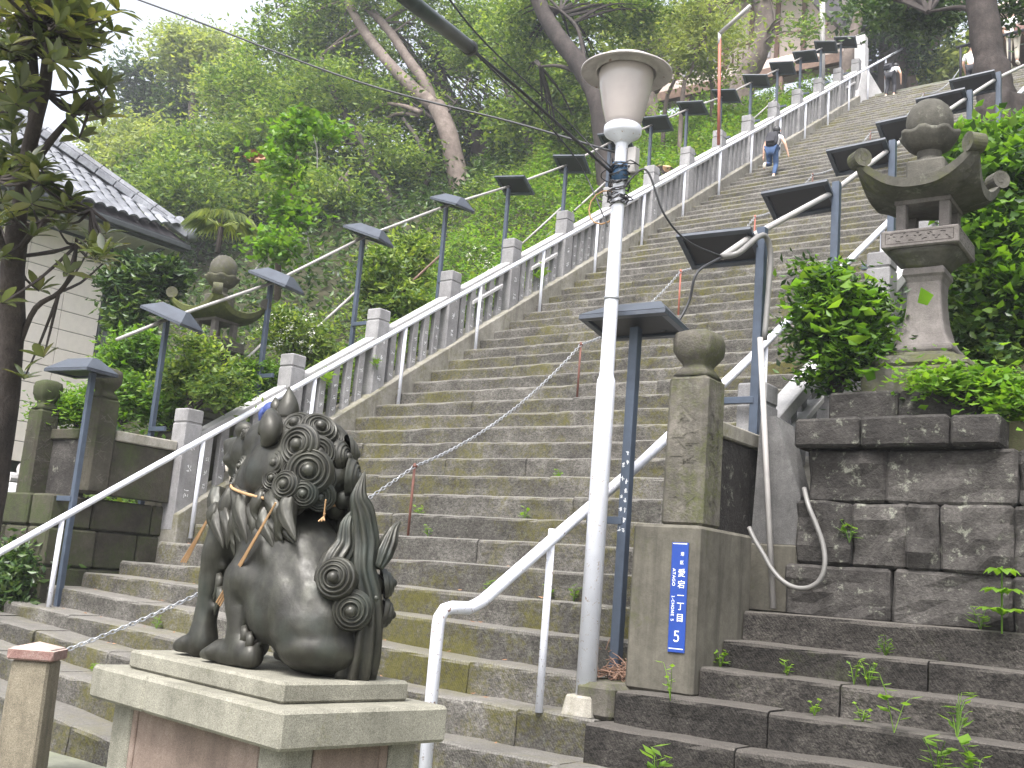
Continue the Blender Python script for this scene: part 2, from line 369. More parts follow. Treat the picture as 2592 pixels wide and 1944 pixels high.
# leaves: centers, sizes -> one mesh of folded blades
def leaves_mesh(name, C, size, mat, up_bias=.4, width=.42, fold=.12, outward=None, jitter=.35, droop=0.):
    N = len(C); C = np.asarray(C)
    nrm = rng.normal(size=(N, 3)); nrm[:, 2] = np.abs(nrm[:, 2]) + up_bias*2
    nrm /= np.linalg.norm(nrm, axis=1)[:, None]
    d = rng.normal(size=(N, 3))
    if outward is not None: d += outward*1.2
    d[:, 2] -= droop
    d -= nrm*np.sum(d*nrm, 1)[:, None]; d /= np.linalg.norm(d, axis=1)[:, None]+1e-9
    s = np.cross(nrm, d)
    L = (size*(1+rng.uniform(-jitter, jitter, N)))[:, None]
    a = C - d*L*.5; t = C + d*L*.5
    mid = C - d*L*.04 ; rgt = mid + s*L*width*.5 - nrm*L*fold; lft = mid - s*L*width*.5 - nrm*L*fold
    V = np.stack([a, rgt, t, lft], 1).reshape(-1, 3).astype(np.float32)
    base = (np.arange(N)*4)[:, None]
    F = np.concatenate([base+np.array([[0, 1, 2]]), base+np.array([[0, 2, 3]])], 1).reshape(-1).astype(np.int32)
    me = bpy.data.meshes.new(name); me.vertices.add(N*4); me.vertices.foreach_set('co', V.ravel())
    me.loops.add(N*6); me.loops.foreach_set('vertex_index', F); me.polygons.add(N*2)
    me.polygons.foreach_set('loop_start', np.arange(0, N*6, 3, dtype=np.int32)); me.polygons.foreach_set('loop_total', np.full(N*2, 3, np.int32))
    me.update(calc_edges=True); me.validate(); me.materials.append(mat); return me
def clump_points(blobs, n, clump=.45, per=60, shell=.55):
    # blobs: (x,y,z,rx,ry,rz). clumps in the outer shell, leaves gathered in each clump
    vol = np.array([b[3]*b[4]+b[4]*b[5]+b[3]*b[5] for b in blobs]); vol = vol/vol.sum(); out = []; ow = []
    for b_, q in zip(blobs, vol):
        nc = max(3, int(n*q/per)); c = np.array(b_[:3]); r = np.array(b_[3:6])
        v = rng.normal(size=(nc, 3)); v /= np.linalg.norm(v, axis=1)[:, None]
        rad = shell + (1-shell)*rng.random(nc)**.6
        cc = c + v*r*rad[:, None]
        k = per; off = rng.normal(size=(nc, k, 3))*np.array([1, 1, .55])*clump*.5*rng.uniform(.5, 1.4, (nc, 1, 1))
        out.append((cc[:, None, :]+off).reshape(-1, 3)); ow.append(np.repeat(v, k, 0))
    return np.concatenate(out), np.concatenate(ow)
def foliage(name, blobs, n, size, mat, parent=None, clump=.5, per=60, shell=.55, **k):
    P, o = clump_points(blobs, n, clump, per, shell)
    me = leaves_mesh(name, P, size, mat, outward=o, **k); return link(name, me, parent)
def blob(x, y, rx, ry, Y=None, X=None, D=None, dr=1.):
    P = atY(x, y, Y) if Y is not None else (atX(x, y, X) if X is not None else atD(x, y, D)); d = depth(P)
    a, b_ = rx*d/FPX, ry*d/FPX
    return (*P, a*dr, a*dr, b_)

# ------------------------------------------------------------------ ground and hillsides
def sheet(name, mat, xs, ys, fz, **k):
    mb = MB(); nx, ny = len(xs), len(ys)
    for y in ys:
        for x in xs: mb.v.append((x, y, fz(x, y)))
    for j in range(ny-1):
        for i in range(nx-1): mb.f.append((j*nx+i, j*nx+i+1, (j+1)*nx+i+1, (j+1)*nx+i))
    o = mb.build(name, mat, smooth=True); return tag(o, kind='structure', **k)
sheet('ground', M_GROUND, list(np.linspace(-260, 260, 27)), list(np.linspace(-260, 260, 27)), lambda x, y: -1.5, label='damp mossy concrete street at the foot of the stairs')
def hillL(x, y):
    sh = min(max((-1.2-x)/3.0, 0), 1)*4.6*min(1, max(0, (15-y)/8))
    z = min(SL*(y-sh)+.05, 17.0+.02*(y-25)) + max(0, -.6-x)*.04
    z += .25*math.sin(x*.9+y*.5)*min(1, max(0, (-1.5-x)*.3)) if y > 3 else 0
    return max(z, -1.6)
def hillR(x, y): return -1.6 if y < 1.0 else max(min(SL*(y-1.2)+1.3+(x-7.3)*.35, 17.5), -1.6)
xsL = [-90, -70, -55, -42, -34, -28, -24, -20, -17, -14, -12, -10, -8.5, -7, -6, -5, -4, -3.2, -2.5, -1.8, -1.2, -.8, -.5]
sheet('hillside', M_SOIL, xsL, list(np.linspace(1.2, 27, 40))+[30, 36, 44, 60, 90], hillL, label='overgrown earth slope left of the stairs')
sheet('right_hillside', M_SOIL, [7.25, 7.8, 8.5, 9.3, 10.5, 12, 15, 20, 30, 50], [.62, 1.5]+list(np.linspace(1.8, 27, 30))+[30, 40, 60, 90], hillR, label='overgrown earth slope right of the stairs')

# ------------------------------------------------------------------ the great stairs
stairs = empty('stone_stairs', kind='structure', label='long steep flight of worn stone steps climbing the hill')
def step_mesh(seed, segs=7, R=RI, D=T+.1, fine=True):
    rr = random.Random(seed); mb = MB(); prof = [(0.0, -R-.02), (0.004, -R*.55), (.0, -.035), (.008, -.012), (.03, 0.0), (D*.5, -.002), (D, 0)]
    if not fine: prof = [(0, -R-.02), (0, -.03), (.02, 0), (D, 0)]
    for i in range(segs+1):
        x = -0.5+i/segs
        e = (abs(x) > .499)
        wz = noise.noise(Vector((x*3.1, seed*7.3, 0)))*.011; wy = noise.noise(Vector((x*4.1, seed*3.3, 5)))*.012
        for j, (y, z) in enumerate(prof):
            jz = wz if j >= len(prof)-4 else 0; jy = wy if j < len(prof)-2 else 0
            if j in (1, 2, 3) and fine: jy += rr.uniform(-.006, .006)
            if e and fine and 1 <= j <= 5: jy += .003; jz -= .003 if j >= 3 else 0
            mb.v.append((x, y+jy, z+jz))
    k = len(prof)
    for i in range(segs):
        for j in range(k-1): mb.f.append((i*k+j, (i+1)*k+j, (i+1)*k+j+1, i*k+j+1))
    mb.f.append(tuple(range(k))); mb.f.append(tuple(segs*k+j for j in range(k))[::-1])
    me = mb.mesh('step_stone', M_STEP); return me
V_NEAR = [step_mesh(i, 10) for i in range(14)]; V_FAR = [step_mesh(40+i, 5, fine=False) for i in range(10)]
LOW = {-1: .07, -2: .13, -3: .16, -4: .25, -5: .31, -6: .33}
def zoff(n, x): return LOW.get(n, 0)*min(max((5-x)/4, 0), 1.35)
XR_END = 6.78
stone_n = 0; far = MB(); Y0R = {-3: -1.27, -4: -1.52, -5: -1.86, -6: -2.22}
def add_step_row(n, x0, x1, meshes, single):
    global stone_n
    x = x0
    while x < x1-.02:
        L = random.uniform(.85, 1.75) if single else random.uniform(1.0, 2.0)
        if x1-(x+L) < .5: L = x1-x
        cx = x+L/2; y = n*T+random.uniform(-.009, .009); z = n*RI+random.uniform(-.005, .005)
        if single:
            o = link('step_stone', random.choice(meshes), stairs, (cx, y, z+zoff(n, cx)), (0, math.atan2(zoff(n, cx-.3)-zoff(n, cx+.3), .6), random.uniform(-.004, .004)), (L-.003, 1, 1))
        else:
            me = random.choice(meshes); M = Matrix.Translation((cx, y, z)) @ Matrix.Diagonal((L-.006, 1, 1, 1))
            far.add([tuple(M @ v.co) for v in me.vertices], [tuple(p.vertices) for p in me.polygons])
        stone_n += 1; x += L
for n in range(-6, 66):
    left = -.11 if n >= 1 else {0: -.25, -1: -.35, -2: -.42, -3: -.55, -4: -1.9, -5: -3.2, -6: -3.4}[n]
    right = XR_END if n >= -2 else 6.74
    near = n < 42
    if n == -2: right = 6.5
    add_step_row(n, left, right, V_NEAR if n < 24 else V_FAR, near)
    if not near: pass
FIRSTFAR = 42
# bedding under the stones
mb = MB()
for n in range(-6, 66):
    cbox(mb, (-.1 if n > 0 else -.2, n*T+.06, n*RI-.5), (6.74, n*T+T+.12, n*RI-.022-(.0 if n > 0 else .0)), .002)
mb.build('step_bedding', M_SOIL, stairs)
tag(far.build('upper_step_stones', M_STEP, stairs), kind='stuff')
# landing at the top
mb = MB(); cbox(mb, (-6, 66*T, 66*RI-1.0), (14, 66*T+14, 66*RI), .01); top = mb.build('upper_terrace', M_GROUND); tag(top, 'paved terrace at the head of the stairs', kind='structure')

# right-hand low flight
side = empty('side_steps', kind='structure', label='short broad flight of dark steps below the masonry wall')
rowsR = [(-1.27, -.73, 6.78, .30), (-1.05, -.525, 6.86, .205), (-.75, -.335, 7.31, .19), (-.42, -.155, 7.31, .19), (-.10, .055, 7.31, .21), (-1.62, -.974, 6.745, .25), (-1.98, -1.21, 6.745, .25), (-2.33, -1.44, 6.745, .25)]
for i, (y, z, x0, R) in enumerate(rowsR):
    x = x0; k = 0; forced = {0: [1.03, 1.75], 1: [1.05, 1.6], 2: [.93, 2.2], 3: [1.35, 1.9], 4: [2.1, 2]}.get(i, [1.4, 1.6])
    while x < 14.5:
        L = forced[k] if k < len(forced) else random.uniform(1.2, 1.9)
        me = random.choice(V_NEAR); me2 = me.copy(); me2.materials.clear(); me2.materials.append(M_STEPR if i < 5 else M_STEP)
        rz = R_(.5) if i == 0 else (R_(1.2) if i in (1, 2, 3) else 0)
        yy = y + math.tan(rz)*(x+L/2-x0)
        link('step_stone', me2, side, (x+L/2, yy, z+random.uniform(-.004, .004)), (R_(random.uniform(-.6, .3)), 0, rz), (L-.012, 1, R/RI*1.02 + .03))
        x += L; k += 1
mb = MB()
for i, (y, z, x0, R) in enumerate(rowsR): cbox(mb, (x0+.01, y+.08, -1.55), (14.5, .4, z-.03), .002)
mb.build('step_bedding', M_SOIL, side)
# small mossy block between the flights
mb = MB(); cbox(mb, (6.53, -1.03, -.74), (6.83, -.4, -.50), .035); o = mb.build('kerb_block', M_POST); tag(o, 'small mossy kerb block between lamp post and plinth', 'stone block')

# ------------------------------------------------------------------ stone fences
def fence(side_, X0, y_first, nbay, label, name='stone_fence'):
    s = side_            # +1: left fence (faces +X), -1: right fence (mirrored, faces -X)
    root = empty(name, (X0, y_first, SL*y_first), label=label, cat='fence')
    bay = 1.535
    def rel(o, y): o.location = (0, y-y_first, SL*(y-y_first)); return o
    # curb stones (sheared boxes along the slope)
    def sheared(mb, x0, x1, y0, y1, h0, h1, ch=.01):
        vs = []
        for (xx, yy, hh) in [(x0, y0, h0), (x1, y0, h0), (x1, y1, h0), (x0, y1, h0), (x0, y0, h1), (x1, y0, h1), (x1, y1, h1), (x0, y1, h1)]: pass
        m2 = MB(); cbox(m2, (min(x0, x1), y0, h0), (max(x0, x1), y1, h1), ch)
        mb.add([(a, b_, c+SL*b_) for a, b_, c in m2.v], m2.f)
    cm = MB(); sheared(cm, .08*s, -.34*s, 0.003, bay-.003, -.42, .19, .012); curbm = cm.mesh('curb_stone', M_CURB)
    bm_ = MB(); sheared(bm_, -.04*s, -.24*s, .27, bay-.01, .885, 1.03, .012); beamm = bm_.mesh('beam', M_GRANW)
    bm2 = MB(); sheared(bm2, .0*s, -.2*s, .02, bay*.5, 1.034, 1.10, .008); capm = bm2.mesh('beam_cap', M_GRANW)
    pm = MB(); cbox(pm, (-.25*0-.0 if s > 0 else 0, 0, -.02), (.26, .25, 1.30), .012)
    pm = MB(); lo = (-.25, 0, .0) if s > 0 else (0, 0, .0); hi = (0, .25, 1.28) if s > 0 else (.25, .25, 1.28)
    cbox(pm, lo, hi, .01)
    lo2 = (lo[0], 0, 1.292); hi2 = (hi[0], .25, 1.46); cbox(pm, lo2, hi2, .015)
    li = (lo[0]+.012, .012, 1.275); hi3 = (hi[0]-.012, .238, 1.30); cbox(pm, li, hi3, .002)
    postm = pm.mesh('post', M_GRAN)
    slats = []
    for q in range(3):
        sm = MB(); hx = (-.13, 0) if s > 0 else (0, .13)
        m2 = MB(); cbox(m2, (hx[0]*.65, 0, 0), (hx[1]*.65, .118, .72), .008)
        sm.add([(a, b_, c+SL*b_*(1 if c > .3 else 1)) for a, b_, c in m2.v], m2.f); slats.append(sm.mesh('slat', M_GRAN))
    # carved name strokes, painted pale, small grooves proud by 1 mm
    for q, me in enumerate(slats+[postm]): pass
    insc = []
    for q in range(4):
        im = MB(); rr = random.Random(q+5)
        for c0 in (.12, .3, .48):
            for st in range(7):
                a = (rr.uniform(.035, .09), c0+rr.uniform(-.03, .03)); ln = rr.uniform(.012, .035); ang = rr.choice([0, math.pi/2, .8, -.8])
                dx, dz = math.cos(ang)*ln/2, math.sin(ang)*ln/2; px, pz = -math.sin(ang)*.0025, math.cos(ang)*.0025
                xx = .0015*s
                im.add([(xx, a[0]-dx-px, a[1]-dz-pz), (xx, a[0]+dx-px, a[1]+dz-pz), (xx, a[0]+dx+px, a[1]+dz+pz), (xx, a[0]-dx+px, a[1]-dz+pz)], [(0, 1, 2, 3)])
        insc.append(im.mesh('inscription', M_SWHITE))
    for k in range(nbay+1):
        y = k*bay
        p = link('post', postm, root, (-.0*s, y, SL*y))
        if k < 8: link('inscription', insc[k % 4], p, (0, .055, .28), None, (1, 1.25, 1.5))['kind'] = 'stuff'
        if k < nbay:
            link('curb_stone', curbm, root, (0, y, SL*y)); link('beam', beamm, root, (0, y, SL*y))
            if k > -1 and random.random() < .75: link('beam_cap', capm, root, (-.02*s, y+random.choice([.27, .6]), SL*y+.0+SL*0))
            for q in range(5):
                yy = y+.36+q*.232
                sl_ = link('slat', random.choice(slats), root, (-.055*s+random.uniform(-.004, .004), yy, SL*yy+.17))
                if k < 6: link('inscription', random.choice(insc), sl_, (0, 0, .05), None, (1, 1, .9))['kind'] = 'stuff'
    return root
FL = fence(1, -.2, .588, 15, 'grey granite fence with carved slats on the left edge of the stairs')
cm = MB()
m2 = MB(); cbox(m2, (.08, -1.6, -.42), (-.34+.42, 0, .19), .01)
FR = fence(-1, 6.87, .59, 15, 'grey granite fence on the right edge of the stairs')

# end piece of the left fence: tall pillar with sloping wing at the head of the stairs
e = empty('fence_end_pillar', (-.2, 24.0, 15.8), label='tall pale granite pillar with flared wing closing the left fence at the top', cat='pillar')
mb = MB(); cbox(mb, (-.33, .1, -.3), (.02, .45, 1.9), .02); cbox(mb, (-.31, .12, 1.915), (.0, .43, 2.25), .03); mb.build('pillar', M_GRANW, e)
mb = MB(); mb.add([(.0, .46, -.4), (.0, 1.6, -.4), (.0, 1.6, .25), (.0, .46, 1.3), (-.3, .46, -.4), (-.3, 1.6, -.4), (-.3, 1.6, .25), (-.3, .46, 1.3)], [(0, 1, 2, 3), (7, 6, 5, 4), (3, 2, 6, 7), (1, 5, 6, 2), (0, 3, 7, 4), (0, 4, 5, 1)])
mb.add([(.02, -.6, -.4), (.5, 1.2, -.3), (.5, 1.2, .1), (.02, .05, 1.2), (-.2, -.6, -.4), (.2, 1.3, -.3), (.2, 1.3, .1), (-.2, .05, 1.2)], [(0, 1, 2, 3), (7, 6, 5, 4), (3, 2, 6, 7), (1, 5, 6, 2), (0, 3, 7, 4), (0, 4, 5, 1)])
mb.build('wing', M_GRANW, e)

# ------------------------------------------------------------------ white pipe handrails
def rail(X, path, posts, r, label, mat, pr=.026):
    root = empty('handrail', (X, posts[0][0], 0), label=label, cat='handrail')
    L = Vector(root.location)
    mb = MB(); tube(mb, [Vector(p)-L for p in path], r, 12); mb.build('rail_pipe', mat, root, smooth=True)
    for (y, z0, z1) in posts:
        mb = MB(); tube(mb, [Vector((X, y, z0))-L, Vector((X, y, z1))-L], pr, 10); mb.build('post', mat, root, smooth=True)
    return root
hr = 1.015
pl = [(0, -2.35, -1.3), (0, -2.35, -.75), (0, -2.33, -.62), (0, -2.25, -.50)] + [(0, y, SL*y+hr) for y in (-2.1, 5, 12, 20, 27.4)]
rail(0, pl, [(-.939+1.657*k, SL*(-.939+1.657*k)-.16+(.14 if k == 0 else 0), SL*(-.939+1.657*k)+hr) for k in range(17)], .036, 'long white painted pipe handrail in front of the left granite fence', M_WHITE)
XR = 6.32
pr_ = [(XR-.055, -2.20, -1.45), (XR-.055, -2.20, -.18), (XR-.052, -2.195, -.13), (XR-.045, -2.165, -.085), (XR-.03, -2.11, -.068), (XR, -1.98, -.066), (XR, -1.93, -.05)] + [(XR, y, SL*y+1.1-.045*min(1, max(0, y+1)/3)+.10*min(1, max(0, -.0-y)/1.9)) for y in (-1.85, -1.0, 0, 2, 6, 12, 27)]
rail(XR, pr_, [(-1.12, -.735, .50)]+[(-1.12+1.75*k, SL*(-1.12+1.75*k)-.2, SL*(-1.12+1.75*k)+1.06) for k in range(1, 15)], .04, 'white pipe handrail with chipped paint and a bent lower end beside the lamp post', M_WHITER, .027)

# ------------------------------------------------------------------ centre chain
bol = empty('chain_bollard', (3.2, -2.93, -1.5), R_(12), 'stone bollard with a reddish square cap at the foot of the chain', 'bollard')
mb = MB(); M_ = Matrix.Identity(4)
m2 = MB(); cbox(m2, (-.115, -.115, 0), (.115, .115, .80), .015); mb.add([(x*(1+.12*(1-z/.8)), y*(1+.12*(1-z/.8)), z) for x, y, z in m2.v], m2.f); mb.build('shaft', M_BOLL, bol)
mb = MB(); m2 = MB(); cbox(m2, (-.14, -.14, .802), (.14, .14, .885), .012)
mb.add([(x*(.8 if z > .87 and abs(x) < .13 else 1), y, z) for x, y, z in m2.v], m2.f); mb.add([(-.125, -.125, .884), (.125, -.125, .884), (.125, .125, .884), (-.125, .125, .884), (0, 0, .925)], [(0, 1, 4), (1, 2, 4), (2, 3, 4), (3, 0, 4)]); mb.build('cap', M_BCAP, bol)
bol.rotation_euler = (0, 0, R_(40)); bol.scale = (1.14, 1.14, 1.0)
CP = [(3.235, 1.09)]; cps = []
foot_px = [(1075, 1303), (1436, 997), (1708, 792), (1897, 600), (2030, 480), (2208, 372), (2351, 262), (2408, 235)]
ys = [1.09, 3.79, 6.37, 9.0, 11.6, 14.9, 19.2, 22.6]
for i, y in enumerate(ys):
    y = (math.floor(y/T)+.45)*T; X = 3.2 - .02*i
    z = math.floor(y/T)*RI; cps.append((X, y, z, .74))
ordn = ['lowest', 'second lowest', 'third lowest', 'fourth lowest', 'fifth lowest', 'sixth lowest', 'second highest', 'highest']
for i, (X, y, z, h) in enumerate(cps):
    mb = MB(); tube(mb, [(0, 0, -.02), (0, 0, h)], .014, 8); tube(mb, [(-.0, -.018, h-.03), (0, .03, h-.03)], .016, 8)
    o = mb.build('chain_post', M_RED if i not in (2, 3) else M_ORNG, smooth=True, loc=(X, y, z)); tag(o, f'thin rusty red iron post, {ordn[i]} of the posts carrying the chain up the stairs', 'post', 'chain posts up the middle of the stairs')
chain = empty('chain', (3.2, -2.9, -.62), label='galvanized chain strung up the middle of the stairs from the bollard', cat='chain')
lm = MB(); pts = []
for i in range(16):
    a = 2*math.pi*i/16; pts.append((math.cos(a)*.030*(1 if abs(math.cos(a)) < .4 else 1), 0, math.sin(a)*.015))
tube(lm, [(p[0], p[1], p[2]) for p in pts+[pts[0]]], .0048, 6, cap=False); linkm = lm.mesh('link', M_CHAIN, True)
rest = MB(); anchors = [(3.2, -2.78, -.66)]+[(X, y, z+h-.03) for X, y, z, h in cps]+[(3.05, 25.0, 16.5)]
Lc = Vector(chain.location); lowlink = MB(); 
lm2 = MB(); tube(lm2, [pts[i] for i in range(0, 16, 2)]+[pts[0]], .0055, 4, cap=False)
for s in range(len(anchors)-1):
    a, b_ = Vector(anchors[s]), Vector(anchors[s+1]); D = (b_-a).length; sag = .035*D if s == 0 else .055*D; n = int(D/.046)
    P = [a.lerp(b_, t/n)-Vector((0, 0, sag*4*(t/n)*(1-t/n))) for t in range(n+1)]
    for i in range(n):
        d = P[i+1]-P[i]; q = d.to_track_quat('X', 'Z').to_euler(); c_ = (P[i]+P[i+1])/2
        q2 = (d.to_track_quat('X', 'Z').to_matrix() @ Matrix.Rotation(R_(45 if i % 2 else -45), 3, 'X'))
        if s == 0: link('link', linkm, chain, c_-Lc, q2.to_euler())
        else: rest.add([tuple(q2 @ Vector(v)+c_-Lc) for v in lm2.v], lm2.f)
tag(rest.build('upper_links', M_CHAIN, chain, smooth=True), kind='stuff')

# ------------------------------------------------------------------ street lamp
lamp = empty('street_lamp', (6.575, -.95, -.73), label='white painted street lamp with an urn shaped glass shade under a wide rusty brim', cat='street lamp')
mb = MB(); lathe(mb, [(.105, .0), (.10, .03), (.088, .12)], 4, sq=0); 
mb = MB(); m2 = MB(); cbox(m2, (-.12, -.12, -.01), (.12, .12, .135), .015); mb.add([(x*(1 if z < .06 else .84), y*(1 if z < .06 else .84), z) for x, y, z in m2.v], m2.f); mb.build('base_block', M_CURB, lamp)
mb = MB(); lathe(mb, [(.069, .135), (.067, 2.28), (.064, 2.31), (.054, 2.335), (.052, 2.36), (.046, 4.12), (.05, 4.13)], 20); mb.build('pole', M_LAMPW, lamp, smooth=True)
mb = MB(); lathe(mb, [(.055, 4.10), (.075, 4.13), (.128, 4.16), (.14, 4.18), (.14, 4.225), (.13, 4.235), (.09, 4.235)], 28); mb.build('collar', M_LAMPW, lamp, smooth=True)
mb = MB(); lathe(mb, [(.12, 4.232), (.135, 4.27), (.165, 4.38), (.195, 4.53), (.208, 4.62), (.205, 4.665), (.19, 4.70)], 32); mb.build('glass_shade', M_OPAL, lamp, smooth=True)
mb = MB(); lathe(mb, [(.0, 4.70), (.215, 4.70), (.222, 4.655), (.232, 4.66), (.238, 4.70), (.335, 4.655), (.343, 4.655), (.343, 4.668), (.25, 4.725), (.15, 4.75), (.06, 4.755), (.0, 4.756)], 40); mb.build('brim_cap', M_CAPM, lamp, smooth=True)
mb = MB()
for q in range(16):
    z0 = 3.74+random.uniform(-.14, .18); a0 = random.uniform(0, 6.28); pts = []
    for t in range(14):
        a = a0+t*.55; rr_ = .055+random.uniform(0, .03)+(.06 if q % 4 == 0 and t > 9 else 0); pts.append((rr_*math.cos(a), rr_*math.sin(a), z0+t*.006+random.uniform(-.02, .02)))
    tube(mb, smooth_path(pts, 2), .005, 5)
mb.build('wire_bundle', M_CABLE, lamp, smooth=True)
mb = MB(); tube(mb, [(0, 0, 3.80), (0, 0, 3.94)], .062, 12); mb.build('tape_band', M_TEAL, lamp, smooth=True)
mb = MB(); cbox(mb, (.05, .0, 3.86), (.12, .07, 4.06), .006); mb.build('junction_box', M_PVC, lamp)
mb = MB()
for zz in (.9+2.0, 3.62): mb = MB(); tube(mb, [(0, 0, zz), (0, 0, zz+.02)], .056, 14); mb.build('strap', M_CHAIN, lamp, smooth=True)
mb = MB(); pts = [(-.02+.13*math.cos(a)-.1, .0, 3.62+.13*math.sin(a)) for a in np.linspace(.2, 5.6, 12)]; tube(mb, pts, .006, 6); mb.build('yellow_cable_loop', M_ROPE, lamp, smooth=True)

# ------------------------------------------------------------------ overhead cables
lt = Vector(lamp.location)
def cable(pts, r, name, label, mat=M_CABLE, cat='cable', sub=8):
    o = Vector(pts[0]); mb = MB(); tube(mb, [Vector(p)-o for p in smooth_path(pts, sub)], r, 7); ob = mb.build(name, mat, smooth=True, loc=o); return tag(ob, label, cat)
g0, g1 = atD(960, -60, 5.6), atD(1190, 122, 6.75)
gd = empty('cable_guard', g0, label='thick dark plastic guard tube around the overhead cable at the top', cat='cable guard')
mb = MB(); tube(mb, [Vector((0, 0, 0)), Vector(g1-g0)], .042, 16); mb.build('tube', M_TUBE, gd, smooth=True)
mb = MB(); dv = Vector(g1-g0).normalized(); tube(mb, [Vector(g1-g0)-dv*.04, Vector(g1-g0)+dv*.012], .046, 16); mb.build('end_ring', M_CABLE, gd, smooth=True)
lampA = lt+Vector((-.04, -.05, 3.86))
cable([g1, atD(1330, 240, 7.6), lampA], .012, 'overhead_cable', 'thick black cable running from the guard tube to the street lamp')
cable([atD(1115, -30, 6.0), atD(1230, 110, 6.9), atD(1420, 290, 8.2), lampA+Vector((0, 0, .03))], .006, 'overhead_cable', 'thin cable crossing above the guard tube down to the lamp', sub=6)
cable([g1, atD(1400, 330, 8.0), atD(1480, 440, 8.6), lt+Vector((-.05, -.04, 3.45))], .006, 'overhead_cable', 'thin cable sagging below the thick one to the lamp neck', sub=6)
cable([atD(-60, -150, 14), atD(450, 36, 11.5), atD(900, 205, 9.8), atD(1300, 310, 8.9), lt+Vector((-.03, .0, 4.03))], .009, 'overhead_cable', 'long overhead cable crossing the trees from the upper left to the lamp')
c_end = atX(1828, 650, 6.95)
cable([lt+Vector((.05, -.02, 3.75)), atX(1635, 430, 6.75), atX(1680, 540, 6.85), atX(1740, 610, 6.9), c_end], .008, 'drop_cable', 'grey cable drooping from the lamp to the end of the conduit')
cable([c_end, atX(1765, 690, 6.9), atX(1745, 760, 6.85), atX(1715, 815, 6.8), atX(1680, 838, 6.75), atX(1662, 810, 6.6), atX(1655, 800, 6.55)], .011, 'drop_cable', 'black cable looping under the conduit end to the nearest floodlight hood')

# ------------------------------------------------------------------ floodlight masts
def mast(x, y, z0, z1, hood_dx, tilt, yawh, label, group, skin=None, arm=True, lean=0., sz=1., conduit=False, stub=1, tx=0., hz0=-.14):
    root = empty('floodlight_mast', (x, y, z0), label=label, cat='floodlight', group=group); h = z1-z0
    mb = MB(); M = Matrix.Rotation(lean, 4, 'Y'); pw_ = .036 if sz != 1. else .030; cbox(mb, (-pw_, -pw_, -.05), (pw_, pw_, h), .004, M); mb.build('pole', M_BLUE, root)
    if arm:
        mb = MB(); ax = .30*stub; cbox(mb, (min(0, ax), -.045, h*.42), (max(0, ax), -.037+.03, h*.42+.055), .003, M); mb.build('bracket_arm', M_BLUE, root)
    hd = hood.copy(); COL.objects.link(hd); hd.parent = root; hd.name = 'hood'
    tp = M @ Vector((0, 0, h)); hd.location = tp+Vector((hood_dx, -.05, hz0)); hd.rotation_euler = (tx, tilt, yawh); hd.scale = (sz,)*3
    for ch in hood_kids:
        c_ = ch.copy(); COL.objects.link(c_); c_.parent = hd
    return root
mb = MB(); a, b_, t_ = .34, .22, .2
mb.add([(-a, -b_, 0), (a, -b_, 0), (a, b_, 0), (-a, b_, 0), (-.2, -.04, .14), (.2, -.04, .14), (.2, .04, .14), (-.2, .04, .14),
        (-a+.012, -b_+.012, .0), (a-.012, -b_+.012, .0), (a-.012, b_-.012, .0), (-a+.012, b_-.012, .0), (-.19, -.035, .125), (.19, -.035, .125), (.19, .035, .125), (-.19, .035, .125)],
       [(0, 1, 5, 4), (1, 2, 6, 5), (2, 3, 7, 6), (3, 0, 4, 7), (4, 5, 6, 7), (9, 8, 12, 13), (10, 9, 13, 14), (11, 10, 14, 15), (8, 11, 15, 12), (13, 12, 15, 14), (1, 0, 8, 9), (2, 1, 9, 10), (3, 2, 10, 11), (0, 3, 11, 8)])
hood = mb.build('hood', M_HOOD)
km = MB(); cbox(km, (-a, -b_, -.035), (a, -b_+.05, -.002), .002); cbox(km, (-a, b_-.05, -.035), (a, b_, -.002), .002); cbox(km, (-a, -b_+.052, -.035), (-a+.05, b_-.052, -.002), .002); cbox(km, (a-.05, -b_+.052, -.035), (a, b_-.052, -.002), .002)
k1 = km.build('rim', M_HOOD, hood)
km = MB(); cbox(km, (-a+.055, -b_+.055, -.018), (a-.055, b_-.055, -.008), .002); k2 = km.build('louvre', M_BLACK, hood)
hood_kids = [k1, k2]
TL = [(425, 795), (688, 705), (920, 590), (1131, 511), (1289, 463), (1434, 410), (1545, 352), (1649, 310), (1740, 270), (1826, 240), (1902, 202), (1969, 170), (2027, 141), (2079, 117), (2129, 105), (2186, 76)]
ordl = ['first', 'second', 'third', 'fourth', 'fifth', 'sixth', 'seventh', 'eighth', 'ninth', 'tenth', 'eleventh', 'twelfth', 'thirteenth', 'fourteenth', 'fifteenth', 'sixteenth']
GL, GR = 'floodlight masts behind the left fence', 'floodlight masts along the right fence'
mast(-.15, -.75, -.55, 2.15, -.14, R_(0), R_(8), 'slate blue floodlight mast standing on the steps in front of the left stone gatepost', 'floodlight masts at the foot of the stairs', stub=-1)
Ltops = []
for i, (px, py) in enumerate(TL):
    P = atX(px, py, -.75); y = P[1]; Ltops.append(P)
    g0_ = SL*y+.1
    extra = {0: ', beside the lantern', 15: ', topmost'}.get(i, '')
    rt_ = mast(-.75, y, max(g0_, -.3), P[2]+.06, .17, R_(20 if i < 4 else (8+random.uniform(-5, 5))), R_(random.uniform(-6, 6)+(14 if i < 3 else 0)), f'slate blue floodlight mast, {ordl[i]} up the slope behind the left fence{extra}', GL, lean=0, stub=1, tx=R_(0 if i < 4 else -26+random.uniform(-4, 4)))
    if i in (0, 2, 3, 5): pass
RT = [(7.05, .55, .6, 3.13), (7.05, 2.22, 1.6, 4.12), (7.05, 3.9, 2.7, 5.2), (7.05, 5.55, 3.8, 6.2), (7.05, 7.2, 4.9, 7.22), (7.05, 8.9, 6.0, 8.25)]
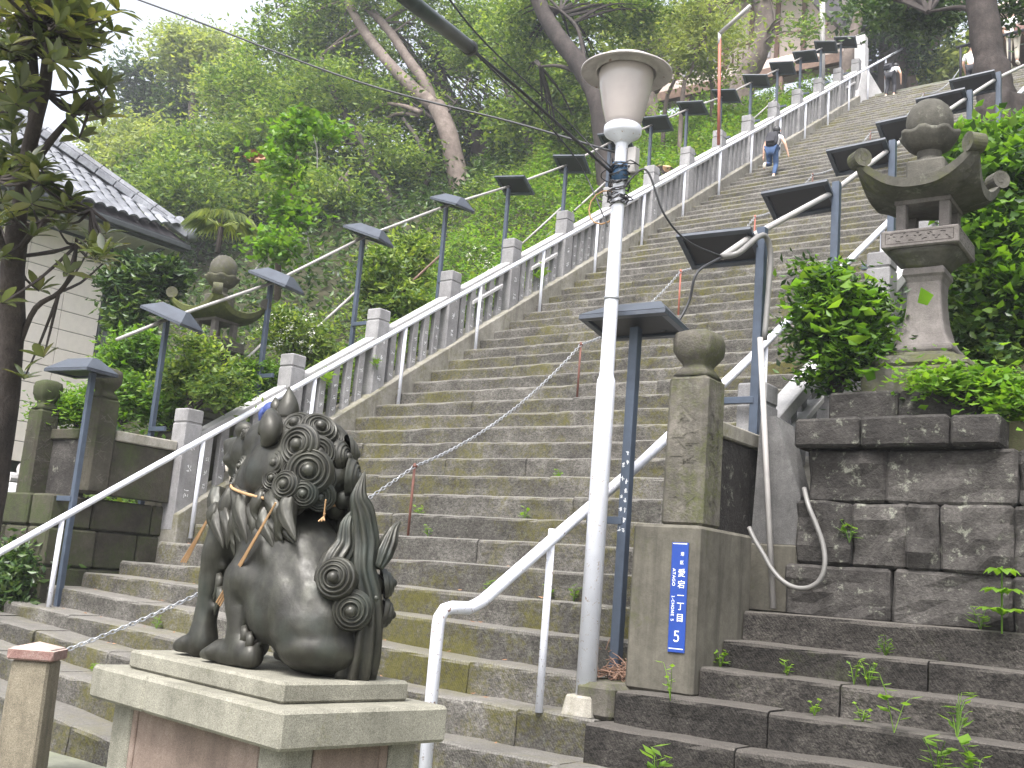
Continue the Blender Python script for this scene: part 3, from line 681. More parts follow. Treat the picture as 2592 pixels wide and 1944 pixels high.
mast(6.56, -.55, -.51, 2.10, .02, 0, R_(2), 'slate blue floodlight mast with white lettering between the lamp post and plinth', 'floodlight masts at the foot of the stairs', sz=1.05, stub=-1, tx=R_(-9), hz0=-.02)
mnear = [o for o in COL.objects if o.name.startswith('floodlight_mast')][-1]
for i, (x, y, z0, z1) in enumerate(RT):
    mast(x, y, z0, z1, -.34, R_(0 if i < 1 else -4), R_(4), f'slate blue floodlight mast beside the right fence, {ordl[i]} from the bottom' + (', behind the plinth' if i == 0 else ''), GR, stub=-1, sz=.95, tx=R_(-25 if i == 0 else -22))
for o in [hood]+hood_kids: bpy.data.objects.remove(o)
# braces
for i in (1, 2, 3, 5, 6, 11):
    P = Ltops[i]; mb = MB(); tube(mb, [(0, 0, -.9), (-1.1, -.45, -2.1)], .02, 6)
    o = mb.build('brace_pole', M_PVC if i not in (3,) else M_WOOD, smooth=True, loc=tuple(P)); tag(o, f'slanting stay pole propping the {ordl[i]} left floodlight mast', 'pole', 'stay poles of the left masts')
# conduits
def conduit(pts, label, r=.022):
    o = Vector(pts[0]); mb = MB(); 
    for k in range(len(pts)-1): tube(mb, [Vector(pts[k])-o, Vector(pts[k+1])-o], r, 8)
    return tag(mb.build('conduit_pipe', M_PVC, smooth=True, loc=o), label, 'conduit')
cl = [atX(295, 860, -.72)]+[tuple(P+np.array([.04, 0, -.06])) for P in Ltops]
conduit([cl[0]]+cl[1:], 'grey white conduit pipe running along the tops of the left floodlight masts')
cr = [c_end]+[atX(1900, 600, 7.0)]+[(7.0, y, z1-.1) for x, y, z0, z1 in RT[1:]]+[(7.0, 12, 9.9)]
conduit(cr, 'grey conduit pipe running along the right floodlight masts', .028)

# writing on the near mast and the address plate
FONT = None
try:
    import os
    d = bpy.utils.system_resource('DATAFILES', path='fonts')
    FONT = bpy.data.fonts.load(os.path.join(d, 'Noto Sans CJK Regular.woff2'))
except Exception: FONT = None
def text(body, size, mat, name='lettering', extr=.0008, offs=0., length=None):
    c = bpy.data.curves.new(name, 'FONT'); c.body = body; c.size = size; c.align_x = 'CENTER'; c.align_y = 'CENTER'; c.extrude = extr; c.offset = offs; c.resolution_u = 3
    if FONT: c.font = FONT
    t = bpy.data.objects.new('tmp', c); COL.objects.link(t); me = evaluated(t, name); bpy.data.objects.remove(t); me.materials.clear(); me.materials.append(mat)
    V = np.array([v.co[:] for v in me.vertices]); lo, hi = V.min(0), V.max(0); s = (hi-lo); k = size/max(s[0], s[1]) if length is None else size/s[1]
    ky = k; kx = k if length is None else length/s[0]; ce = (lo+hi)/2
    for v in me.vertices: v.co.x = (v.co.x-ce[0])*kx; v.co.y = (v.co.y-ce[1])*ky
    return me
mb = MB(); rr = random.Random(3)
for cx, zs in ((.016, [1.62, 1.55, 1.41, 1.34, 1.27, 1.20, 1.13, 1.06]), (-.016, [1.53, 1.43, 1.30, 1.21, 1.06])):
    for z in zs:
        for k in range(5):
            dx = rr.uniform(-.006, .006); dz = rr.uniform(-.010, .010); w_, h_ = (.011, .0025) if k % 2 else (.0028, .010)
            mb.add([(cx+dx-w_, -.0368, z+dz-h_), (cx+dx+w_, -.0368, z+dz-h_), (cx+dx+w_, -.0368, z+dz+h_), (cx+dx-w_, -.0368, z+dz+h_)], [(0, 1, 2, 3)])
mb.build('lettering', M_SWHITE, mnear)
SX, SZ, SY = 7.17, .105, -.8255
sign = empty('address_plate', (SX, SY, SZ), label='narrow blue enamel address plate with white Japanese lettering on the plinth', cat='sign'); sign.rotation_euler = (0, R_(-.6), 0)
mb = MB(); cbox(mb, (-.062, -.006, -.36), (.062, .004, .36), .003); mb.build('plate', M_SIGN, sign)
def put(me, x, z, rot90=False, sx=1., sy=1.):
    link('lettering', me, sign, (x, -.0068, z), (R_(90), R_(90) if rot90 else 0, 0), (sx, sy, 1))
for ch, z, s in (('港', .285, .026), ('区', .228, .024), ('愛', .160, .052), ('宕', .085, .052), ('一', .012, .048), ('丁', -.06, .050), ('目', -.135, .050)):
    put(text(ch, s, M_SWHITE), .020, z)
put(text('5', .072, M_SWHITE, length=.040), .0, -.255)
put(text('ATAGO', .021, M_SWHITE, length=.115), -.036, .130, True)
put(text('1-CHOME  5', .021, M_SWHITE, length=.165), -.036, -.075, True)
mb = MB()
for z in (.352, -.335): mb.add([(-.052, -.0068, z-.0025), (.052, -.0068, z-.0025), (.052, -.0068, z+.0025), (-.052, -.0068, z+.0025)], [(0, 1, 2, 3)])
mb.build('border_line', M_SWHITE, sign)

# ------------------------------------------------------------------ gateposts, plinth, side walls
pl_ = empty('plinth', (7.04, -.4, -.53), label='tall stained stone plinth under the right gatepost, carrying the blue address plate', cat='plinth')
mb = MB(); cbox(mb, (-.25, -.42, 0), (.26, .44, 1.115), .022); mb.build('block', M_PLAST, pl_)
def gatepost(loc, label, w=.155, h=1.08, mat=None):
    mat = mat or M_POST
    g = empty('gatepost', loc, label=label, cat='gatepost')
    mb = MB(); m2 = MB(); cbox(m2, (-w, -w, 0), (w, w, h), .03)
    mb.add([(x*(1 if z > h*.5 else 1.04), y*(1 if z > h*.5 else 1.04), z) for x, y, z in m2.v], m2.f); mb.build('shaft', mat, g)
    mb = MB(); lathe(mb, [(w*.98, h-.002), (w*.75, h+.05), (w*.62, h+.075), (w*.62, h+.09), (w*.84, h+.13), (w*1.02, h+.18), (w*1.04, h+.27), (w*.95, h+.32), (w*.6, h+.345), (.0, h+.35)], 28, sq=.55); mb.build('finial', mat, g, smooth=True)
    mb = MB(); rr = random.Random(int(abs(loc[0])*10))
    for face in (0, 1):
        for c0 in (.8, .62, .44, .2):
            for st in range(6):
                u_, z_ = rr.uniform(-.07, .07), c0+rr.uniform(-.06, .06); ang = rr.choice([0, 1.57, .7, -.7]); ln = rr.uniform(.02, .06); dx, dz = math.cos(ang)*ln, math.sin(ang)*ln; px, pz = -math.sin(ang)*.004, math.cos(ang)*.004
                q = [(u_-dx-px, z_-dz-pz), (u_+dx-px, z_+dz-pz), (u_+dx+px, z_+dz+pz), (u_-dx+px, z_-dz+pz)]
                k = w*1.045+.001
                mb.add([((a, -k, c_) if face == 0 else (k, a, c_)) for a, c_ in q], [(0, 1, 2, 3)])
    mb.build('carving', M_PLAST, g)['kind'] = 'stuff'; return g
gatepost((7.045, -.46, .587), 'right gatepost of weathered mossy stone with carved characters and onion finial')
gatepost((-.39, -.42, .70), 'left gatepost of stone coloured dark for its shade with rounded finial behind the blue mast', .14, 1.08, M_WALLL)  # both left gateposts use the darker masonry colour to paint in their shade
gatepost((-1.25, -.60, .62), 'outer left gatepost half hidden by leaves near the tiled house', .13, 1.02, M_WALLL)
def panelwall(name, lo, hi, label, mat=M_WALLL, cap=M_CURB, axis=1):
    g = empty(name, (lo[0], lo[1], lo[2]), label=label, cat='wall'); L = np.array(lo)
    mb = MB(); cbox(mb, (0, 0, 0), tuple(np.array(hi)-L-np.array([0, 0, .12])), .01); mb.build('panel', mat, g)
    s = np.array(hi)-L; mb = MB()
    if axis == 1: cbox(mb, (-.03, 0, s[2]-.118), (s[0]+.03, s[1], s[2]), .012)
    else: cbox(mb, (0, -.04, s[2]-.118), (s[0], s[1]+.04, s[2]), .012)
    mb.build('coping', cap, g); return g
panelwall('side_wall', (-.46, -.25, .70), (-.32, .58, 1.44), 'low slab wall with stone coping joining the left gatepost to the fence')
panelwall('side_wall', (6.98, -.28, .587), (7.10, .58, 1.40), 'dark slab wall with stone coping joining the right gatepost to the fence', M_WALL)
pw = panelwall('memorial_wall', (-1.12, -.52, .66), (-.56, -.38, 1.42), 'dark carved slab between the two left gateposts', M_WALL, M_WALLL, 0)
# left masonry base
lw = empty('left_masonry', (-.42, 1.3, -1.5), label='mossy block retaining wall under the left gateposts', cat='wall')
rows = [(-1.5, -1.02), (-1.02, -.55), (-.55, -.12), (-.12, .30), (.30, .66)]
for r_i, (z0, z1) in enumerate(rows):
    y = -.85 if r_i > 1 else -1.05
    while y < 1.25:
        L = random.uniform(.45, .8); 
        if y+L > .9: L = 1.3-y
        mb = MB(); j = random.uniform(-.012, .02); cbox(mb, (-.4+j, y+.006-1.3, z0+.006+1.5), (.0+j, y+L-.006-1.3, z1-.004+1.5), .022); mb.build('wall_stone', M_WALLL, lw); y += L
    x = -2.4
    while x < -.85:
        L = random.uniform(.5, .85)
        if x+L > -1.15: L = -.83-x
        mb = MB(); y0 = -.86+random.uniform(-.012, .012); cbox(mb, (x+.42+.006, y0-1.3, z0+1.506), (x+L+.42-.006, y0+.4-1.3, z1+1.496), .022); mb.build('wall_stone', M_WALLL, lw); x += L
mb = MB(); cbox(mb, (-2.35+.42, -.5-1.3, 0), (-.35, 0, 2.1), .01); mb.build('core', M_SOIL, lw)

# right wing post and base
wg = empty('fence_wing', (7.3, .40, .05), label='tapering granite wing slab beside the first right fence post', cat='fence end')
mb = MB(); zb = .50
mb.add([(-.14, -.08, zb), (.22, -.08, zb), (.24, -.08, zb+.36), (.02, -.08, 1.47), (-.10, -.08, 1.47), (-.14, .14, zb), (.22, .14, zb), (.24, .14, zb+.36), (.08, .14, 1.42), (-.10, .14, 1.42)],
       [(0, 1, 2, 3, 4), (9, 8, 7, 6, 5), (0, 5, 6, 1), (1, 6, 7, 2), (2, 7, 8, 3), (3, 8, 9, 4), (4, 9, 5, 0)]); mb.build('wing', M_GRANSH, wg)
mb = MB(); cbox(mb, (-.19, -.12, 0), (.24, .2, zb-.004), .012); mb.build('base', M_PLAST, wg)

# ------------------------------------------------------------------ right masonry terrace with stone lantern
mw = empty('masonry_wall', (7.56, .15, .04), label='dark rough masonry wall with overhanging coping under the right stone lantern', cat='wall')
def rough_block(x0, x1, z0, z1, y0, y1, ch=.025, amp=.012, seed=0, par=mw, name='wall_stone', mat=M_WALL):
    bm = bmesh.new(); mb = MB(); cbox(mb, (x0, y0, z0), (x1, y1, z1), ch); me = mb.mesh('t'); bm.from_mesh(me); bpy.data.meshes.remove(me)
    bmesh.ops.subdivide_edges(bm, edges=[e for e in bm.edges if e.calc_length() > .15], cuts=3, use_grid_fill=True)
    for v in bm.verts:
        q = v.co*5+Vector((seed*3.1, 0, seed)); lo_ = v.co*1.6+Vector((0, seed*1.7, 0)); v.co += Vector((noise.noise(q)*amp*.5+noise.noise(lo_)*.012, noise.noise(q+Vector((9, 2, 3)))*amp*2.6+noise.noise(q*3)*amp*.7, noise.noise(q+Vector((4, 9, 1)))*amp*.5+noise.noise(lo_+Vector((5, 5, 5)))*.014))
    me = bpy.data.meshes.new(name); bm.to_mesh(me); bm.free(); me.materials.append(mat)
    o = bpy.data.objects.new(name, me); COL.objects.link(o); o.parent = par; return o
def jx(v): return v-7.56
courses = [(.0, .37, [7.50, 8.26, 9.03, 9.9, 10.9, 12]), (.37, .82, [7.58, 7.98, 8.35, 8.58, 9.03, 9.8, 10.7, 12]), (.82, 1.20, [7.64, 8.21, 9.06, 9.9, 11, 12])]
sd_ = 0
for z0, z1, xs in courses:
    for a, b_ in zip(xs[:-1], xs[1:]):
        sd_ += 1; rough_block(jx(a)+.002, jx(b_)-.002, z0+.001, z1-.002, random.uniform(-.02, .015)+.04*(z0 > .8), .45, seed=sd_, ch=.022, amp=.026)
for a, b_ in ((7.56, 8.04), (8.04, 8.65), (8.65, 8.97)):
    sd_ += 1; rough_block(jx(a)+.004, jx(b_)-.004, 1.205, 1.42, -.07, .5, seed=sd_, name='coping_stone', ch=.02, amp=.008)
for z0, z1 in ((0, .6), (.6, 1.2)):   # left return
    sd_ += 1; rough_block(.03, .35, z0+.004, z1-.004, .46, 1.6, seed=sd_)
mb = MB(); cbox(mb, (.1, .2, 0), (4.4, 1.9, 1.41), .01); mb.build('fill', M_SOIL, mw)
for a, b_ in ((7.62, 8.15), (8.15, 8.72)):
    sd_ += 1; rough_block(jx(a)+.004, jx(b_)-.004, 1.415, 1.70, .45, 1.85, seed=sd_, name='tier_stone', ch=.02, amp=.01)

def lantern(loc, rz, label, smoss=False, base=True):
    g = empty('stone_lantern', loc, rz, label, 'stone lantern')
    # local z=0 at foot of shaft
    mb = MB()
    if base:
        m2 = MB(); cbox(m2, (-.40, -.40, -.42), (.40, .40, -.14), .02); mb.add(m2.v, m2.f); lathe(mb, [(.36, -.14), (.38, -.11), (.35, -.05), (.27, -.02), (.25, 0)], 32, sq=.8); mb.build('lotus_base', M_LANT, g)
    mb = MB(); lathe(mb, [(.335, 0), (.335, .06), (.295, .075), (.245, .15), (.205, .27), (.185, .40), (.178, .50), (.185, .59), (.205, .63), (.225, .65), (.225, .70), (.20, .71)], 4, sq=0)
    o = mb.build('shaft', M_LSHAFT, g); o.scale = (1.02, 1.02, 1.0); o.rotation_euler = (0, 0, 0)
    bv = o.modifiers.new('b', 'BEVEL'); bv.width = .025; bv.segments = 2; bv.limit_method = 'ANGLE'; bv.angle_limit = R_(60)
    mb = MB(); lathe(mb, [(.15, .70), (.17, .74), (.23, .80), (.275, .835)], 32, sq=.85)
    for i in range(8):
        for s_ in range(4):
            pass
    mb.build('petal_ring', M_LANT, g, smooth=True)
    mb = MB(); cbox(mb, (-.295, -.295, .838), (.295, .295, .985), .012); mb.build('platform', M_LSHAFT if not smoss else M_LANT, g)
    mb = MB()
    for s_ in (-1, 1):
        for q in range(24):
            x0 = -.24+q*.02; z_ = .915+.03*math.sin(q*1.3)
            for face in range(2):
                P = [(x0, z_-.003), (x0+.02, z_-.003+.01*math.cos(q)), (x0+.02, z_+.004+.01*math.cos(q)), (x0, z_+.004)]
                mb.add([((a, -.2962, c_) if face == 0 else (.2962, a, c_)) for a, c_ in P], [(0, 1, 2, 3)])
    for face in range(2):
        for (x0, x1, z0, z1) in ((-.255, .255, .868, .873), (-.255, .255, .955, .96), (-.26, -.255, .868, .96), (.255, .26, .868, .96)):
            P = [(x0, z0), (x1, z0), (x1, z1), (x0, z1)]; mb.add([((a, -.2962, c_) if face == 0 else (.2962, a, c_)) for a, c_ in P], [(0, 1, 2, 3)])
    mb.build('carving', M_BARKD, g)['kind'] = 'stuff'
    mb = MB(); cbox(mb, (-.21, -.21, .986), (.21, .21, 1.01), .005)
    for sx in (-1, 1):
        for sy in (-1, 1): cbox(mb, (sx*.165-.04, sy*.165-.04, 1.008), (sx*.165+.04, sy*.165+.04, 1.225), .008)
    cbox(mb, (-.215, -.215, 1.22), (.215, .215, 1.27), .005); mb.build('firebox', M_LSHAFT, g)
    # roof: square sheet sagging then flicking up into scrolls at the four corners
    N = 18; mb = MB(); Wd = .435
    def rf(u, v):
        x, y = u*Wd, v*Wd; m_ = max(abs(u), abs(v)); c_ = (abs(u)*abs(v))
        z = 1.50 - .14*m_**.9 + .25*c_**2.6
        k = 1+.10*c_**2
        return x*k, y*k, z
    for j in range(N+1):
        for i in range(N+1): mb.v.append(rf(-1+2*i/N, -1+2*j/N))
    for j in range(N+1):
        for i in range(N+1):
            u, v = -1+2*i/N, -1+2*j/N; x, y, z = rf(u, v); m_ = max(abs(u), abs(v)); q_ = max(0, (m_-.38)/.62); mb.v.append((x*(.98), y*.98, 1.245*(1-q_**1.5)+(z-.075)*q_**1.5))
    n1 = (N+1)**2
    for j in range(N):
        for i in range(N):
            a = j*(N+1)+i; mb.f.append((a, a+1, a+N+2, a+N+1)); mb.f.append((n1+a, n1+a+N+1, n1+a+N+2, n1+a+1))
    for i in range(N):
        for a, b2 in ((i, i+1), ((N)*(N+1)+i+1, N*(N+1)+i), ((i+1)*(N+1), i*(N+1)), (i*(N+1)+N, (i+1)*(N+1)+N)): mb.f.append((b2, a, n1+a, n1+b2))
    mb.build('roof', M_LMOSS if smoss else M_LANT, g, smooth=False)
    for sx in (-1, 1):
        for sy in (-1, 1):
            mb = MB(); cx = sx*.475; cy = sy*.475; pts = []
            dirv = Vector((sx, sy, 0)).normalized(); side_v = Vector((-sy, sx, 0)).normalized()
            c0 = Vector((cx, cy, 1.565))-dirv*.055
            for wq in (-.075, .075): pass
            prof = []
            for t in range(26):
                a = -1.9+t*.36; r_ = .077*(1-t/30); prof.append((math.cos(a)*r_, math.sin(a)*r_))
            o_ = len(mb.v)
            for wq in (-.06, .06):
                for (pr1, pz) in prof: mb.v.append(tuple(c0+dirv*pr1+Vector((0, 0, pz))+side_v*wq))
            k = len(prof)
            for t in range(k-1): mb.f.append((o_+t, o_+t+1, o_+k+t+1, o_+k+t))
            # side discs
            for wq in (-.061, .061):
                b0 = len(mb.v); mb.v.append(tuple(c0+side_v*wq*.9))
                for t in range(20):
                    a = t*2*math.pi/20; mb.v.append(tuple(c0+dirv*math.cos(a)*.076+Vector((0, 0, math.sin(a)*.076))+side_v*wq))
                for t in range(20): mb.f.append((b0, b0+1+t, b0+1+(t+1) % 20))
            for t in range(0): pass
            b0 = len(mb.v)
            for t in range(20):
                a = t*2*math.pi/20
                for wq in (-.061, .061): mb.v.append(tuple(c0+dirv*math.cos(a)*.076+Vector((0, 0, math.sin(a)*.076))+side_v*wq))
            for t in range(20): mb.f.append((b0+2*t, b0+2*((t+1) % 20), b0+2*((t+1) % 20)+1, b0+2*t+1))
            mb.build('scroll', M_LANT, g)
    mb = MB(); cbox(mb, (-.15, -.15, 1.44), (.15, .15, 1.62), .02); lathe(mb, [(.12, 1.615), (.09, 1.66), (.10, 1.725)], 20); mb.build('neck', M_LANT, g)
    mb = MB(); prof = [(.10, 1.715), (.17, 1.76), (.225, 1.84), (.232, 1.87), (.20, 1.875), (.165, 1.86)]; lathe(mb, prof, 32)
    mb.v = [(x*(1+.05*math.cos(8*math.atan2(y, x))*(z > 1.8)), y*(1+.05*math.cos(8*math.atan2(y, x))*(z > 1.8)), z+.012*math.cos(8*math.atan2(y, x))*(z > 1.83)) for x, y, z in mb.v]; mb.build('lotus_cup', M_LANT, g, smooth=True)
    mb = MB(); lathe(mb, [(.15, 1.84), (.178, 1.90), (.186, 1.97), (.178, 2.04), (.15, 2.10), (.10, 2.15), (.03, 2.175), (0, 2.178)], 28); mb.build('jewel', M_LANT, g, smooth=True)
    return g
lantern((8.19, 1.20, 2.11), R_(2), 'large stone lantern with scrolled roof corners standing on the right masonry terrace')
lantern((-1.20, 1.60, 1.98), R_(4), 'mossy stone lantern half buried in greenery behind the left fence', smoss=True)
mb = MB(); cbox(mb, (-.5, -.5, -1.6), (.5, .5, -.38), .05); o = mb.build('lantern_foundation', M_WALLL, loc=(-1.20, 1.60, 2.02)); tag(o, 'overgrown stone block foundation under the left stone lantern', 'stone base')

# pvc pipe and hose by the wing
def P2(x, y, Y=-.02): return atY(x, y, Y)
p0, p1 = atY(1957, 1540, .12), atY(1924, 855, .18)
mb = MB(); tube(mb, [Vector((0, 0, 0)), Vector(p1-p0)], .022, 10); tag(mb.build('standpipe', M_PVC, smooth=True, loc=tuple(p0)), 'grey plastic pipe standing in front of the granite wing', 'pipe')
hp = [atY(1700+.40325*x, 950+.40325*y, Y) for x, y, Y in [(485, 955, .1), (520, 1030, .08), (580, 1130, .07), (625, 1210, .06), (690, 1285, .05), (770, 1330, .04), (860, 1332, .04), (930, 1285, .04), (962, 1190, .04), (950, 1060, .05), (905, 930, .05), (860, 820, .06), (832, 710, .15)]]
cable(hp, .018, 'hose', 'grey flexible conduit hanging in a loop in front of the masonry wall', M_HOSE, 'hose', 5)
hp = [c_end+np.array([0, 0, .0]), atX(1870, 640, 7.08), atX(1930, 595, 7.12), atX(1950, 640, 7.14), atX(1945, 740, 7.14), atX(1935, 860, 7.14)]
cable(hp, .024, 'hose', 'grey flexible conduit arching over the first right mast down to the standpipe', M_HOSE, 'hose', 5)

# ------------------------------------------------------------------ guardian lion on its pedestal
uu = Vector((-.98972, .143, 0)); vv = Vector((.143, .98972, 0)); th = math.atan2(uu.y, uu.x)
PC = Vector((7.278, -4.462, 0)); ZT = -.35
ped = empty('lion_pedestal', (PC.x, PC.y, -1.5), th, 'stepped granite pedestal with pinkish panels under the bronze lion', 'pedestal')
hz_ = ZT+1.5; LX, LY = .68, .366
mb = MB(); cbox(mb, (-LX+.0, -LY, hz_-.129), (.232, LY, hz_), .012); mb.build('cornice_slab', M_PED, ped)
mb = MB(); cbox(mb, (.238, -LY, hz_-.129), (LX, LY, hz_), .012); mb.build('cornice_slab', M_PED, ped)
mb = MB(); cbox(mb, (-.546+.0, -.28, hz_+.001), (.546, .28, hz_+.073), .01); mb.build('plinth_slab', M_PED, ped)
cx_, cy_ = LX-.075, LY-.08
for sx in (-1, 1):
    for sy in (-1, 1):
        mb = MB(); cbox(mb, (sx*(cx_-.075)-.075, sy*(cy_-.06)-.06, .16), (sx*(cx_-.075)+.075, sy*(cy_-.06)+.06, hz_-.131), .008); mb.build('corner_pier', M_PED, ped)
mb = MB()
for s_ in (-1, 1):
    cbox(mb, (-cx_+.152, s_*(cy_-.025)-.012, .16), (cx_-.152, s_*(cy_-.025)+.012, hz_-.131), .004)
    cbox(mb, (s_*(cx_-.025)-.012, -cy_+.122, .16), (s_*(cx_-.025)+.012, cy_-.122, hz_-.131), .004)
mb.build('panel', M_PEDP, ped)
mb = MB()
for s_ in (-1, 1):
    for a in (-1, 1):
        mb = MB(); cbox(mb, (a*(cx_-.175)-.018, s_*(cy_-.016)-.012, .16), (a*(cx_-.175)+.018, s_*(cy_-.016)+.012, hz_-.133), .004); mb.build('panel_frame', M_PEDP, ped)
        mb = MB(); cbox(mb, (s_*(cx_-.016)-.012, a*(cy_-.142)-.018, .16), (s_*(cx_-.016)+.012, a*(cy_-.142)+.018, hz_-.133), .004); mb.build('panel_frame', M_PEDP, ped)
mb = MB(); cbox(mb, (-LX, -LY, 0), (LX, LY, .16), .012); mb.build('base_slab', M_PED, ped)

LO = Vector((7.292, -4.46, ZT+.0735))
lion = empty('lion_statue', LO, th, 'dark bronze guardian lion sitting with curled mane and flame tail on the pedestal', 'statue')
ca, sa = math.cos(th), math.sin(th)
def LC(px, py, off):   # crop pixel -> local lion coordinates on the plane v=off
    x, y = 400+px*.48219, 960+py*.48219; d = Vector(ray(x, y)); C_ = Vector(CAM); O = LO+vv*off
    t = (O-C_).dot(vv)/d.dot(vv); X = C_+d*t-LO; return Vector((X.dot(uu), -X.dot(vv), X.z))
def LU(px, py, uo):
    x, y = 400+px*.48219, 960+py*.48219; d = Vector(ray(x, y)); C_ = Vector(CAM); O = LO+uu*uo
    t = (O-C_).dot(uu)/d.dot(uu); X = C_+d*t-LO; return Vector((X.dot(uu), -X.dot(vv), X.z))
# local frame of the empty: x = uu ; y = rotate +90 = -vv (near side is +y)
body = MB()
def cap(a, b_, ra, rb, n=8):
    a, b_ = Vector(a), Vector(b_)
    for i in range(n+1):
        t = i/n; r_ = ra+(rb-ra)*t; ellipsoid(body, a.lerp(b_, t), (r_, r_, r_), 14, 9)
def ell(c, r, ry=0., rz=0.): ellipsoid(body, c, r, 20, 14, (Matrix.Rotation(R_(rz), 3, 'Z') @ Matrix.Rotation(R_(ry), 3, 'Y')))
cap((-.30, 0, .19), (-.15, 0, .38), .195, .19); cap((-.15, 0, .38), (.08, 0, .56), .19, .185); cap((.14, 0, .54), (.06, 0, .70), .165, .18)
for q in range(5):
    for s_ in (1, -1): ell((-.16+.055*q, .165*s_, .44+.028*q), (.016, .03, .10), 28)
ell((-.33, 0, .17), (.16, .20, .17)); ell((-.24, 0, .25), (.17, .19, .2)); ell((.20, 0, .50), (.11, .155, .15))
ell((-.03, .0, .74), (.205, .195, .18)); ell((.08, 0, .86), (.16, .15, .125)); ell((-.09, 0, .86), (.12, .14, .11))
cap((.14, 0, .84), (.27, 0, .83), .115, .10); cap((.27, 0, .835), (.40, 0, .845), .085, .062); ell((.425, 0, .875), (.045, .065, .032)); ell((.445, 0, .845), (.03, .05, .03)); cap((.25, 0, .765), (.36, 0, .755), .07, .048); ell((.375, 0, .75), (.04, .055, .028)); ell((.27, .062, .925), (.05, .04, .036)); ell((.27, -.062, .925), (.05, .04, .036)); ell((.36, .06, .80), (.05, .03, .03)); ell((.36, -.06, .80), (.05, .03, .03))
for s_ in (1, -1):
    y = .125*s_
    cap((.21, .085*s_, .56), (.255, y, .40), .10, .068); cap((.255, y, .40), (.275, y, .24), .066, .048); cap((.275, y, .24), (.28, y, .12), .048, .052); cap((.28, y, .12), (.285, y, .055), .052, .064)
    for q in (-1, 0, 1): cap((.33, y+q*.045, .045), (.405-.02*abs(q), y+q*.05, .032), .038, .026, 4)
    cap((.24, y, .40), (.19, y, .36), .036, .018, 4); cap((.25, y, .19), (.215, y, .20), .022, .014, 3)
    yh = .165*s_
    ell((-.19, .125*s_, .25), (.19, .085, .155), -25); ell((-.08, .15*s_, .31), (.12, .07, .09), -15); ell((-.03, yh, .315), (.10, .07, .095)); cap((.0, yh, .30), (-.05, yh+.01*s_, .12), .066, .042); cap((-.03, yh, .12), (-.09, yh, .05), .05, .055)
    cap((-.14, yh, .045), (.05, yh+.01*s_, .045), .05, .05); 
    for q in (-1, 0, 1): cap((.06, yh+q*.04, .04), (.135-.02*abs(q), yh+q*.045, .03), .036, .024, 4)
    ell((-.05, .15*s_, .40), (.14, .05, .09), 35)
    for q in range(4): ell((.02-q*.07, .155*s_-.01*q*s_, .50-q*.035), (.02, .03, .075), 25)
ell((-.36, 0, .10), (.15, .19, .095))
t = body.build('lion_tmp'); 
rm = t.modifiers.new('r', 'REMESH'); rm.mode = 'VOXEL'; rm.voxel_size = .0095; rm.use_smooth_shade = True
sm = t.modifiers.new('s', 'SMOOTH'); sm.iterations = 12; sm.factor = .6
bme = evaluated(t, 'body')
co_ = np.empty(len(bme.vertices)*3, np.float32); bme.vertices.foreach_get('co', co_); co_ = co_.reshape(-1, 3)
no_ = np.empty(len(bme.vertices)*3, np.float32); bme.vertices.foreach_get('normal', no_); no_ = no_.reshape(-1, 3)
am_ = np.array([noise.noise(Vector(p_)*9)*.007+noise.noise(Vector(p_)*24)*.0016 for p_ in co_.tolist()])
co_ += no_*am_[:, None].astype(np.float32); bme.vertices.foreach_set('co', co_.ravel()); bme.update()
bpy.data.objects.remove(t); bme.materials.clear(); bme.materials.append(M_BRZ); link('body', bme, lion)
def curl(mb, c, nrm, r, turns=3.2, hh=.62, spin=0., knob=.27):
    nrm = Vector(nrm).normalized(); x, y = frame(nrm); nr, na = 34, 44; o = len(mb.v)
    for i in range(nr+1):
        q = i/nr
        for j in range(na):
            a = 2*math.pi*j/na
            dome = math.sqrt(max(0, 1-q*q*.98))*hh
            rid = .062*math.cos(2*math.pi*(q*turns*1.5)-a+spin)*(1 if q > knob else 0)*min(1, (1.02-q)*6)
            kn = (.20*math.sqrt(max(0, 1-(q/knob)**2)) if q < knob else -.10*math.exp(-((q-knob)/.09)**2))
            h = dome+rid+kn
            mb.v.append(tuple(Vector(c)+(x*math.cos(a)+y*math.sin(a))*r*q*(1.0+.04*math.cos(a-spin))+nrm*(h-.30)*r))
    for i in range(nr):
        for j in range(na): mb.f.append((o+i*na+j, o+(i+1)*na+j, o+(i+1)*na+(j+1) % na, o+i*na+(j+1) % na))
nside = (-.45, .9, .12)
CUR = [((720, 235), -.085, .068, (-.3, .75, .55)), ((735, 345), -.125, .078, (-.4, .9, .1)), ((790, 478), -.105, .082, (-.75, .7, .0)), ((662, 552), -.17, .055, nside), ((618, 440), -.15, .058, (-.1, 1, .1)), ((515, 520), -.15, .056, (.1, 1, .1)), ((432, 615), -.13, .05, (.2, 1, .1)),
       ((850, 250), -.02, .07, (-.8, .3, .5)), ((700, 470), -.13, .05, nside), ((845, 385), -.06, .062, (-.85, .5, .1)), ((600, 520), -.16, .045, nside), ((480, 600), -.15, .045, nside), ((680, 640), -.14, .05, nside), ((850, 620), -.04, .055, (-.8, .6, -.2)), ((905, 300), .03, .062, (-1, .2, .4)), ((925, 420), .03, .066, (-1, .15, .1)), ((905, 540), .02, .058, (-1, .1, -.1)), ((560, 610), -.165, .045, nside), ((760, 600), -.12, .05, (-.7, .7, -.1)), ((860, 520), -.03, .055, (-.9, .5, 0))]
def one_curl(p, nn, r_, nm='mane_curl', **k):
    mm = MB(); curl(mm, p, nn, r_, spin=random.uniform(0, 6), **k); ellipsoid(mm, Vector(p)-Vector(nn).normalized()*r_*.86, (r_*.84,)*3, 18, 10); mm.build(nm, M_BRZ, lion, smooth=True)
